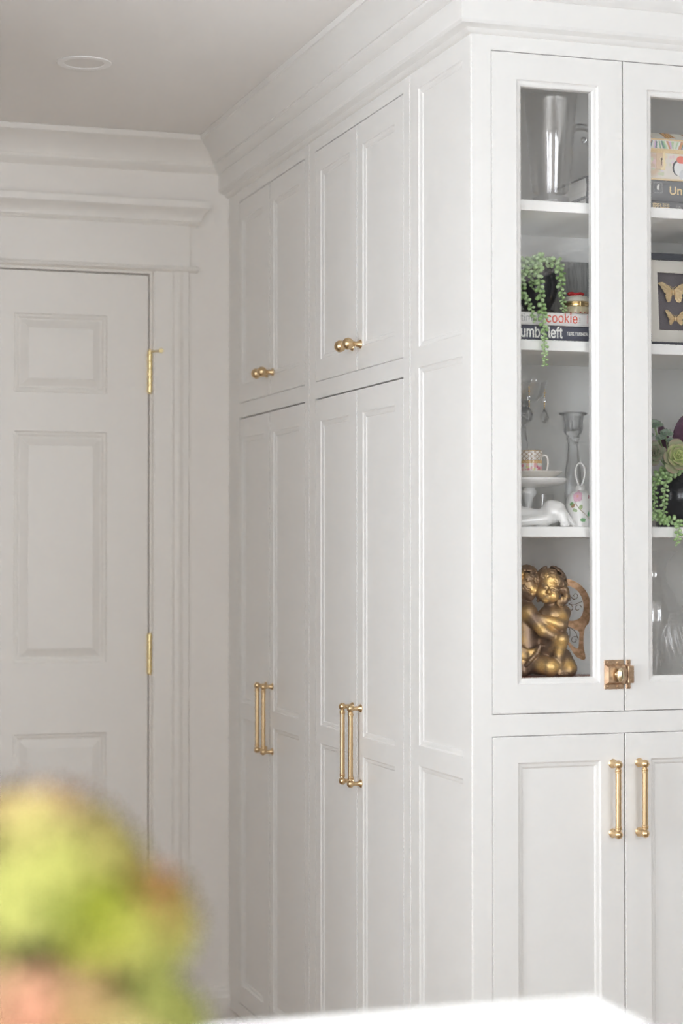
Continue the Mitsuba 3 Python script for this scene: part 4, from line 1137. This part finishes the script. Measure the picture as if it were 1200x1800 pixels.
A.chain([(-23.0, -27.0, 140.6), (-19, -28.4, 139.2), (-15.0, -28.2, 137.6)], 1.1, 1.0, True)
# the child turned away to the side
A.ball((-54, 2, 162), (23, 24, 25)).ball((-46, -8, 150), (12, 12, 12), 5).ball((-48, -9, 139), 8, 5).ball((-38.5, -12, 152), (4, 3.5, 3.5), 3).cone((-40, -14, 144), 2.0, (-44, -17, 142.5), 2.0, 2)
A.cone((-57, 3, 138), 11, (-58, 4, 122), 13).cone((-60, 2, 112), 23, (-57, 2, 52), 26).ball((-50, -12, 112), 15)
A.cone((-51, -17, 112), 14.5, (-24, -26, 80), 11.5).cone((-24, -26, 80), 11.0, (-10, -27, 72), 9.0, 4).ball((-8, -22, 76), 8.5, 4)
A.cone((-50, -8, 24), 20, (-16, -25, 18), 16.5).ball((-11, -27, 16), (15, 14, 15.5), 5)
A.cone((-66, -18, 44), 13, (-60, -25, 10), 10.5).ball((-58, -4, 26), (22, 18, 26))
# locks of hair
RH = np.random.default_rng(5)


def lock(c, r, k=1.8, n=10, turns=1.25, ax=None):
    """One curl: a short spiral of shrinking balls on the head."""
    c = np.array(c, float)
    ax = np.array(ax if ax is not None else [0, -1, 0.2], float)
    ax /= np.linalg.norm(ax)
    a = np.cross(ax, [0.3, 0.2, 1.0])
    a /= np.linalg.norm(a)
    b = np.cross(ax, a)
    ph, pts = RH.uniform(0, 6.28), []
    for q in np.linspace(0, 1, n):
        rr = r * (1 - 0.8 * q)
        w = ph + q * turns * 6.28
        pts.append(c + rr * (math.cos(w) * a + math.sin(w) * b) + ax * 2.2 * q)
    A.chain(pts, np.linspace(r * 0.40, r * 0.30, n), k)


for hc, rad, away in (((-12, 2, 160), (25, 26, 29.5), 0), ((-54, 3, 163), (23.5, 25, 27), 1)):
    for _ in range(120):
        d = RH.normal(size=3)
        d /= np.linalg.norm(d)
        p = np.array(hc) + d * rad
        if away == 0:
            face = p[1] < -3 and p[2] < 170 - 0.42 * (p[0] + 16) and p[0] < 8 - 0.2 * (p[2] - 150)
            if face or p[2] < 140 or p[1] > 18:
                continue
        elif (p[0] > -46 and p[2] < 162 and p[1] < 4) or p[2] < 138 or p[1] > 18:
            continue
        lock(np.array(hc) + d * rad * 1.05, RH.uniform(5.6, 7.4), 0.9, ax=d)
for p in [(-30, -14, 172), (-24, -19, 175), (-16, -22, 175), (-8, -22.5, 172), (0, -21, 167), (5, -17, 162), (-33, -8, 166), (-34, -4, 157)]:
    lock(p, 6.2, 0.9, ax=(0, -1, 0.3))
for p in [(10, -12, 156), (14, -9, 148), (15, -7, 139), (11, -9, 132), (6, -12, 128), (-34, 0, 148), (-33, 4, 138)]:
    lock(p, 6.8, 0.9, ax=(0.5, -0.8, 0.1))
A.chain([(9, -14, 160), (15, -12, 150), (17, -10, 139), (13, -11, 131), (7, -13, 131), (8, -14, 137)], [5, 5.5, 5.5, 5, 4, 3.2], 2.5)
# loin cloth of the turned child
for q in range(4):
    A.chain([(-80, -24, 60 - 5 * q), (-64, -29, 50 - 5 * q), (-48, -30, 44 - 4.5 * q), (-37, -27, 47 - 3 * q), (-26 - 3 * q, -20, 54 - 4 * q)], [3.6, 3.8, 3.4, 3.2, 2.6], 3.5)
A.chain([(-30, -29, 54), (-36, -32, 40), (-48, -33, 28), (-54, -33, 20)], [3.6, 4.2, 4.0, 3.0], 2.5)
BODY = surface_net(A, (-86, -46, -1.5), (40, 34, 200), 0.9)
BODY = max(BODY.split(only_watertight=False), key=lambda m: len(m.faces))
e_ = BODY.edges_unique
sm, ct = np.zeros_like(BODY.vertices), np.zeros(len(BODY.vertices))
for p_, q_ in ((0, 1), (1, 0)):
    np.add.at(sm, e_[:, p_], BODY.vertices[e_[:, q_]])
    np.add.at(ct, e_[:, p_], 1)
BODY.vertices = 0.6 * BODY.vertices + 0.4 * sm / np.maximum(ct, 1)[:, None]
v = BODY.vertices
pat = meshkit.fbm(v * 0.05, 4, 1)
gild = np.zeros(len(v))
for x, y, z, r in ((-12, -26, 164, 13), (-26, -22, 146, 9), (-8, -26, 140, 9), (-20, -24, 133, 6), (-14, -31, 148, 4), (-8, -32, 96, 16), (9, -20, 104, 10), (6, -36, 58, 13), (3, -32, 44, 9), (-10, -40, 18, 14), (-26, -34, 18, 12), (22, -28, 20, 11), (-58, -26, 106, 13), (-74, -22, 92, 14), (-72, -22, 66, 12),
                   (-42, -18, 150, 8), (-30, -34, 82, 11), (-64, -32, 34, 10), (-20, -30, 178, 7), (-6, -30, 176, 6), (12, -20, 138, 5), (-46, -34, 46, 8), (-64, -20, 176, 9)):
    gild = np.maximum(gild, np.exp(-(((v - [x, y, z]) / r) ** 2).sum(1) * 1.25))
gild = np.clip(gild * 1.1 + 0.45 * (pat - 0.42) * 2, 0, 1)[:, None]
fine = meshkit.fbm(v * 0.4, 3, 2)[:, None]
colA = np.array((0.30, 0.20, 0.14)) * (1 - gild) + np.array((0.97, 0.63, 0.24)) * gild
colA = colA * (0.78 + 0.42 * fine)
MM = 0.001083
SX, SY, SZ, SR = 0.2285, 0.135, S4 + 0.0275, -0.42


def statue(m):
    m = m.copy()
    m.apply_scale(MM)
    return moved(m, SX, SY, SZ, rz=SR)


add('cherubs', statue(BODY), M_VMETAL, ch, True, color=colA, label='two embracing gilded cherub figures')
bprof = [(0, 0), (0.058, 0), (0.058, 0.012), (0.0545, 0.0135), (0.0545, 0.016), (0.0525, 0.0185), (0.0505, 0.0235), (0.0480, 0.0250), (0.0470, 0.0275), (0, 0.0275)]
stack = []
for (p0, z0), (p1, z1) in zip(bprof[1:-1], bprof[2:-1]):
    pts = [(sx * (0.028 + p), sy * (p - 0.004), z) for p, z in ((p0, z0), (p1, z1)) for sx in (-1, 1) for sy in (-1, 1)]
    if abs(z1 - z0) > 1e-6:
        stack.append(trimesh.convex.convex_hull(np.array(pts)))
add('plinth', moved(cat(stack), SX - 0.008, SY + 0.004, S4 + 0.0001, rz=SR + 0.1), M_WOODB, ch, label='dark red wood plinth')


def P2(*pts):
    """Wing outline points given over the statue: right, up (in the statue's own units)."""
    return smooth_curve([(a, b, 0) for a, b in pts], 6)[:, :2]


outer_up = P2((8, 168), (18, 170), (30, 166), (42, 158), (52, 146), (58, 130), (60, 116), (58, 104), (56, 96))
outer_lo = P2((55, 92), (49, 84), (46, 70), (46, 50), (49, 34), (48, 28), (44, 27), (34, 32), (26, 42), (16, 58), (6, 78), (4, 100))
wing = sg.Polygon(np.vstack([outer_up, outer_lo])).buffer(0)
hole_up = sg.Polygon(P2((13, 155), (20, 157), (30, 153), (38, 146), (44, 134), (46, 120), (44, 108), (38, 100), (26, 96), (15, 99), (9, 108), (8, 130), (13, 155))).buffer(0)
hole_lo = sg.Polygon(P2((10, 88), (20, 86), (32, 80), (38, 76), (38, 64), (37, 50), (35, 47), (28, 51), (20, 60), (12, 72), (10, 88))).buffer(0)
wing = wing.difference(hole_up.union(hole_lo))
for side in (1,):
    wm = trimesh.creation.extrude_polygon(wing, 2.2, engine='earcut')
    wm = wm.subdivide()
    vv2 = wm.vertices.copy()
    vv2[:, 2] += 0.004 * np.maximum(vv2[:, 0], 0) ** 2 * 0.6
    wm.vertices = vv2
    wk = add('wing', statue(onto(wm, [0, 14, 0], [1, 0, 0], [0, 0, 1], [0, 1, 0])), M_COPPER, ch, 30, label='openwork copper butterfly wing')

    def spiral(cx, cz, r0, r1, a0, a1, n=26):
        return [(cx + (r0 + (r1 - r0) * q) * math.cos(a0 + (a1 - a0) * q), 16.5 + 0.05 * cx, cz + (r0 + (r1 - r0) * q) * math.sin(a0 + (a1 - a0) * q)) for q in np.linspace(0, 1, n)]

    for pts in (spiral(20, 133, 7, 2, 5.6, -1.5), spiral(31, 140, 6.5, 2, 3.4, 10.2), spiral(22, 118, 7, 2, 2.2, -3.5), spiral(36, 118, 7, 2, 0.2, 6.0), [(24, 17, 138), (28, 17.4, 134), (31, 17.5, 133.5)], [(9, 17, 116), (15, 17, 122), (22, 17.2, 125), (30, 17.5, 124), (43, 18, 130)],
                spiral(30, 62, 7, 2.5, 0.4, 7.0), spiral(15, 72, 5, 1.6, 3.0, -3.0), smooth_curve([(12, 17, 86), (20, 17, 84), (22, 17, 74), (21, 17, 66)], 6), smooth_curve([(20, 17, 85), (30, 17.4, 78), (36, 17.6, 66), (36.5, 17.6, 62)], 6)):
        add('wire_scroll', statue(tube(pts, 0.62, 6)), M_WIRE, wk, True)
mw = onto(trimesh.creation.extrude_polygon(sa.translate(sa.scale(wing, -1, 1, origin=(0, 0)), -76, 0), 2.2, engine='earcut'), [0, 16, 0], [1, 0, 0], [0, 0, 1], [0, 1, 0])
add('wing', statue(mw), M_COPPER, ch, 30, label='openwork copper butterfly wing')

# --- behind the second glass door: succulents in a black pot, glass vases
sp = thing('succulent_arrangement', 'mixed succulents with a large rosette in a glossy black pot', 'potted plant')
qx, qy = 0.4930, 0.130
add('pot', moved(lathe([(0, 0)] + [(r * 1.58, z) for r, z in POT], 72), qx, qy, S3), M_BLACKPOT, sp, 50, label='glossy black footed pot')
petal0 = trimesh.creation.icosphere(subdivisions=3, radius=1.0)
v = petal0.vertices.copy()
x = (v[:, 0] + 1) / 2
wdt = 0.78 * np.where(x < 0.68, 0.20 + 0.32 * np.sin(np.clip(x / 0.68, 0, 1) * math.pi / 2), 0.52 * np.sqrt(np.clip(1 - ((x - 0.68) / 0.33) ** 2, 0, 1)) + 0.01)
rad = np.sqrt(np.clip(1 - v[:, 0] ** 2, 1e-6, 1))
ny, nz = v[:, 1] / rad, v[:, 2] / rad
petal0.vertices = np.c_[x, ny * wdt, nz * 0.11 * np.sin(np.clip(x, 0.02, 1) * math.pi * 0.95) + 0.25 * x ** 2 + 0.12 * (ny * wdt) ** 2 * 4]


def petal_mesh(tip, basec, edge):
    m = petal0.copy()
    t = np.clip(m.vertices[:, 0], 0, 1)[:, None]
    w = np.clip((t - 0.8) / 0.2, 0, 1)
    c = np.array(basec) * (1 - t) + np.array(tip) * t
    c = c * (1 - 0.7 * w) + np.array(edge) * 0.7 * w
    return mikit.ply(m, M_LEAFV, smooth=True, color=c)


def rosette(parent, name, c, axis, r, n, shapes, seed, rings=4.0):
    R = np.random.default_rng(seed)
    axis = np.array(axis, float)
    axis /= np.linalg.norm(axis)
    u = np.cross(axis, [0.1, 0.3, 1])
    u /= np.linalg.norm(u)
    w = np.cross(axis, u)
    core = trimesh.creation.uv_sphere(r * 0.16, count=[8, 12])
    rk = add(name, moved(core, *c), M_STEM, parent, True)
    for k in range(n):
        f = (k + 0.5) / n
        a = k * 2.39996
        el = math.radians(78 - 82 * f ** 0.8)                     # inner leaves upright, outer ones open
        d = math.cos(el) * (math.cos(a) * u + math.sin(a) * w) + math.sin(el) * axis
        L = r * (0.36 + 0.66 * f ** 0.7) * R.uniform(0.93, 1.06)
        X, Y, Z = frame_of(d, axis - d * 0.0 + 1e-3 * u)
        M = np.eye(4)
        M[:3, 0], M[:3, 1], M[:3, 2], M[:3, 3] = X * L, Y * L, Z * L, np.array(c)
        add('petal', None, None, rk, shape=shapes[0 if f < 0.4 else 1 if f < 0.75 else 2], to_world=T(M.tolist()))
    return rk


BIG = [petal_mesh((0.42, 0.48, 0.20), (0.30, 0.40, 0.14), (0.45, 0.46, 0.22)), petal_mesh((0.36, 0.40, 0.18), (0.24, 0.32, 0.13), (0.40, 0.30, 0.22)), petal_mesh((0.28, 0.29, 0.17), (0.20, 0.24, 0.12), (0.30, 0.17, 0.16))]
DUSK = [petal_mesh((0.26, 0.28, 0.19), (0.20, 0.24, 0.14), (0.24, 0.14, 0.14))] * 3
GREY = [petal_mesh((0.30, 0.40, 0.30), (0.20, 0.30, 0.20), (0.20, 0.13, 0.16))] * 3
rosette(sp, 'rosette', (0.4440, 0.058, S3 + 0.133), (-0.25, -1, 0.15), 0.0330, 25, BIG, 1)
rosette(sp, 'rosette', (0.4060, 0.082, S3 + 0.140), (-0.6, -0.8, 0.3), 0.0270, 20, DUSK, 2)
for i, (c, r) in enumerate([((0.4195, 0.105, S3 + 0.195), 0.016), ((0.4405, 0.100, S3 + 0.178), 0.015), ((0.4250, 0.095, S3 + 0.170), 0.011), ((0.4450, 0.090, S3 + 0.165), 0.010), ((0.4100, 0.110, S3 + 0.176), 0.010)]):
    rosette(sp, 'rosette', c, (-0.2, -0.55, 0.85), r, 18, GREY, 10 + i)
    add('stalk', tube(smooth_curve([(qx - 0.02, qy, S3 + 0.10), ((qx - 0.02 + c[0]) / 2, (qy + c[1]) / 2, S3 + 0.13), c], 6), 0.0016, 6), M_STEM, sp)


def purple_leaf(base, tip, side, w):
    base, tip = np.array(base, float), np.array(tip, float)
    L = np.linalg.norm(tip - base)
    X, Y, Z = frame_of(tip - base, np.array(side, float))
    m = petal0.copy()
    m.vertices = m.vertices * [L, w * 2, L * 0.5]
    return onto(m, base, X, Y, Z)


for b0, t0, w in (((0.486, 0.14, S3 + 0.095), (0.503, 0.120, S3 + 0.222), 0.034), ((0.478, 0.13, S3 + 0.098), (0.4345, 0.125, S3 + 0.200), 0.012), ((0.480, 0.15, S3 + 0.098), (0.455, 0.150, S3 + 0.185), 0.015)):
    add('purple_leaf', purple_leaf(b0, t0, (-0.2, -1, 0.2), w), M_PURPLE, sp, True, label='dark purple leaf')
zt = S3 + 0.103
for i, pts in enumerate([
        [(qx - 0.014, qy - 0.012, zt), (0.452, 0.085, zt + 0.004), (0.4200, 0.056, zt - 0.014), (0.4110, 0.048, zt - 0.045), (0.4090, 0.046, S3 + 0.030), (0.4080, 0.047, S3 + 0.010)],
        [(qx - 0.018, qy - 0.008, zt), (0.440, 0.090, zt + 0.004), (0.4020, 0.066, zt - 0.014), (0.3950, 0.058, zt - 0.060), (0.3930, 0.056, S3 + 0.012)],
        [(0.3960, 0.065, S3 + 0.032), (0.4030, 0.054, S3 + 0.016), (0.4140, 0.046, S3 + 0.013), (0.4270, 0.038, S3 + 0.013), (0.4300, 0.026, S3 + 0.007), (0.4260, 0.021, S3 - 0.014), (0.4220, 0.019, S3 - 0.034)],
        [(0.4020, 0.060, S3 + 0.024), (0.4120, 0.050, S3 + 0.010), (0.4260, 0.044, S3 + 0.010)],
        [(qx - 0.02, qy, zt), (0.430, 0.098, zt + 0.004), (0.4000, 0.085, zt - 0.030), (0.3900, 0.080, S3 + 0.020)]]):
    strand(sp, pts, 80 + i, spacing=0.0044, size=0.0115)

gv = [(0, 0), (0.028, 0), (0.030, 0.004), (0.040, 0.035), (0.051, 0.080), (0.0570, 0.120), (0.0560, 0.150), (0.0480, 0.175), (0.0365, 0.196), (0.0300, 0.214), (0.0310, 0.230), (0.0380, 0.247), (0.0500, 0.2620), (0.0512, 0.2635), (0.0500, 0.2642)]
gvs = smooth_curve([(r, z, 0) for r, z in gv], 4)[:, :2]
lump('glass_vase', moved(lathe([(abs(r), max(z, 0.0)) for r, z in gvs] + [(max(abs(r) - 0.0042, 0), max(z, 0.007)) for r, z in gvs[::-1]], 72), 0.4800, 0.2360, S4), M_THIN, 'clear glass vase with a waisted neck and flared rim behind the fluted vase', 'vase', True)
swirl = lambda t, z: 1 + 0.045 * math.cos(22 * (t + z * 5.5)) * min(1.0, z / 0.01)
fz = smooth_curve([(0.026, 0.0, 0), (0.0290, 0.004, 0), (0.0360, 0.030, 0), (0.0450, 0.075, 0), (0.0475, 0.105, 0), (0.0430, 0.134, 0), (0.0300, 0.152, 0), (0.0190, 0.158, 0), (0.0210, 0.164, 0)], 5)[:, :2]
inn = [(r - 0.0035, max(z, 0.010)) for r, z in fz[::-1] if z > 0.006]
lump('fluted_vase', moved(lathe([(0, 0)] + [tuple(q) for q in fz] + inn + [(0, 0.010)], 176, swirl), 0.4820, 0.1230, S4, s=0.96), M_SOFTGLASS, 'round clear glass vase with swirled fluting on the cabinet floor', 'vase', True)

# ------------------------------------------------------------------ flowers on the island, in front of the lens and far out of focus
ar = thing('flower_arrangement', 'blurred green and pink hydrangea arrangement on the island', 'flowers')
fx, fy = -1.165, -2.475
add('vase', moved(lathe([(0, 0), (0.045, 0), (0.050, 0.004), (0.064, 0.05), (0.062, 0.09), (0.050, 0.125), (0.052, 0.135), (0.048, 0.135), (0.046, 0.125), (0.056, 0.09), (0.058, 0.05), (0.045, 0.012), (0, 0.010)], 48), fx, fy, 0.9121), M_VASE, ar, 40)
RP = np.random.default_rng(21)
sep = sg.Polygon([(0.02, 0), (0.35, 0.30), (0.75, 0.36), (1.0, 0.10), (1.02, 0), (1.0, -0.10), (0.75, -0.36), (0.35, -0.30)])
tri = trimesh.creation.triangulate_polygon(sep, engine='earcut')
SV, SF = np.c_[tri[0], 0.18 * tri[0][:, 0] ** 2], tri[1]


def bloom(c, r, n, palette, flat=0.85):
    """A mop-head of four-petalled florets."""
    c = np.array(c, float)
    VV, FF, CC = [], [], []
    k = 0
    for i in range(n):
        d = RP.normal(size=3)
        d[2] = abs(d[2]) * 0.9 - 0.35
        d /= np.linalg.norm(d)
        p = c + d * r * RP.uniform(0.80, 1.0) * [1, 1, flat]
        X, Y, Z = frame_of(np.cross(d, RP.normal(size=3)), d)
        s = RP.uniform(0.0075, 0.0120)
        col = palette(p, d)
        for q in range(4):
            a = q * math.pi / 2
            U, W = math.cos(a) * X + math.sin(a) * Y, -math.sin(a) * X + math.cos(a) * Y
            VV.append(p + s * (SV[:, :1] * U + SV[:, 1:2] * W + SV[:, 2:] * Z))
            FF.append(SF + k)
            CC.append(np.broadcast_to(np.clip(np.array(col) * RP.uniform(0.88, 1.1), 0, 0.95), (len(SV), 3)))
            k += len(SV)
    return trimesh.Trimesh(np.vstack(VV), np.vstack(FF), process=False), np.vstack(CC)


def pal(stops):
    """Colour patches by place: [(x, y, z, radius, colour)], nearest in radii wins, blended."""
    def f(p, d):
        w = np.array([math.exp(-((np.array(q[:3]) - p) ** 2).sum() / (q[3] ** 2)) + 1e-6 for q in stops])
        w = w ** 1.5
        w /= w.sum()
        return (w[:, None] * np.array([q[4] for q in stops])).sum(0)
    return f


LIME, DEEP, DARK, YEL, PEACH, PINK, RUST = (0.225, 0.235, 0.062), (0.175, 0.20, 0.012), (0.07, 0.11, 0.03), (0.30, 0.25, 0.09), (0.46, 0.28, 0.17), (0.43, 0.215, 0.16), (0.28, 0.105, 0.05)


def at(lat, up, fwd):
    """A point of the arrangement: across, above the island top's rim line, and back from the vase's near side."""
    e1, e2 = np.array([0.9522, -0.3054, 0]), np.array([0.3054, 0.9522, 0])
    return np.array([fx, fy, 1.12]) + lat * e1 + fwd * e2 + np.array([0, 0, up])


stops = [(*at(-0.009, 0.092, -0.01), 0.018, PEACH), (*at(-0.020, 0.075, -0.03), 0.030, YEL), (*at(0.020, 0.076, -0.03), 0.022, YEL), (*at(0.000, 0.060, -0.04), 0.022, LIME), (*at(0.020, 0.048, -0.04), 0.022, DEEP), (*at(0.004, 0.034, -0.04), 0.012, DARK),
         (*at(-0.025, 0.040, -0.04), 0.026, LIME), (*at(0.046, 0.047, -0.02), 0.012, RUST), (*at(0.046, 0.022, -0.02), 0.016, LIME), (*at(-0.008, 0.016, -0.05), 0.020, PINK), (*at(0.028, 0.018, -0.04), 0.014, PINK), (*at(-0.006, -0.002, -0.05), 0.020, RUST), (*at(0.022, 0.004, -0.05), 0.018, YEL), (*at(-0.030, 0.008, -0.05), 0.020, PEACH)]
P_ = pal(stops)
for c, r, n in ((at(-0.010, 0.050, 0.0), 0.046, 220), (at(0.024, 0.030, 0.005), 0.031, 130), (at(-0.055, 0.034, 0.0), 0.047, 160), (at(-0.008, -0.008, -0.015), 0.036, 160), (at(0.030, -0.010, -0.005), 0.029, 120)):
    m, c2 = bloom(c, r, n, P_)
    add('flower_head', m, M_PETALV, ar, color=c2)
    add('stem', tube(smooth_curve([(fx, fy, 0.93), (fx, fy, 1.03), tuple(c)], 6), 0.003, 6), M_STEM, ar, True)
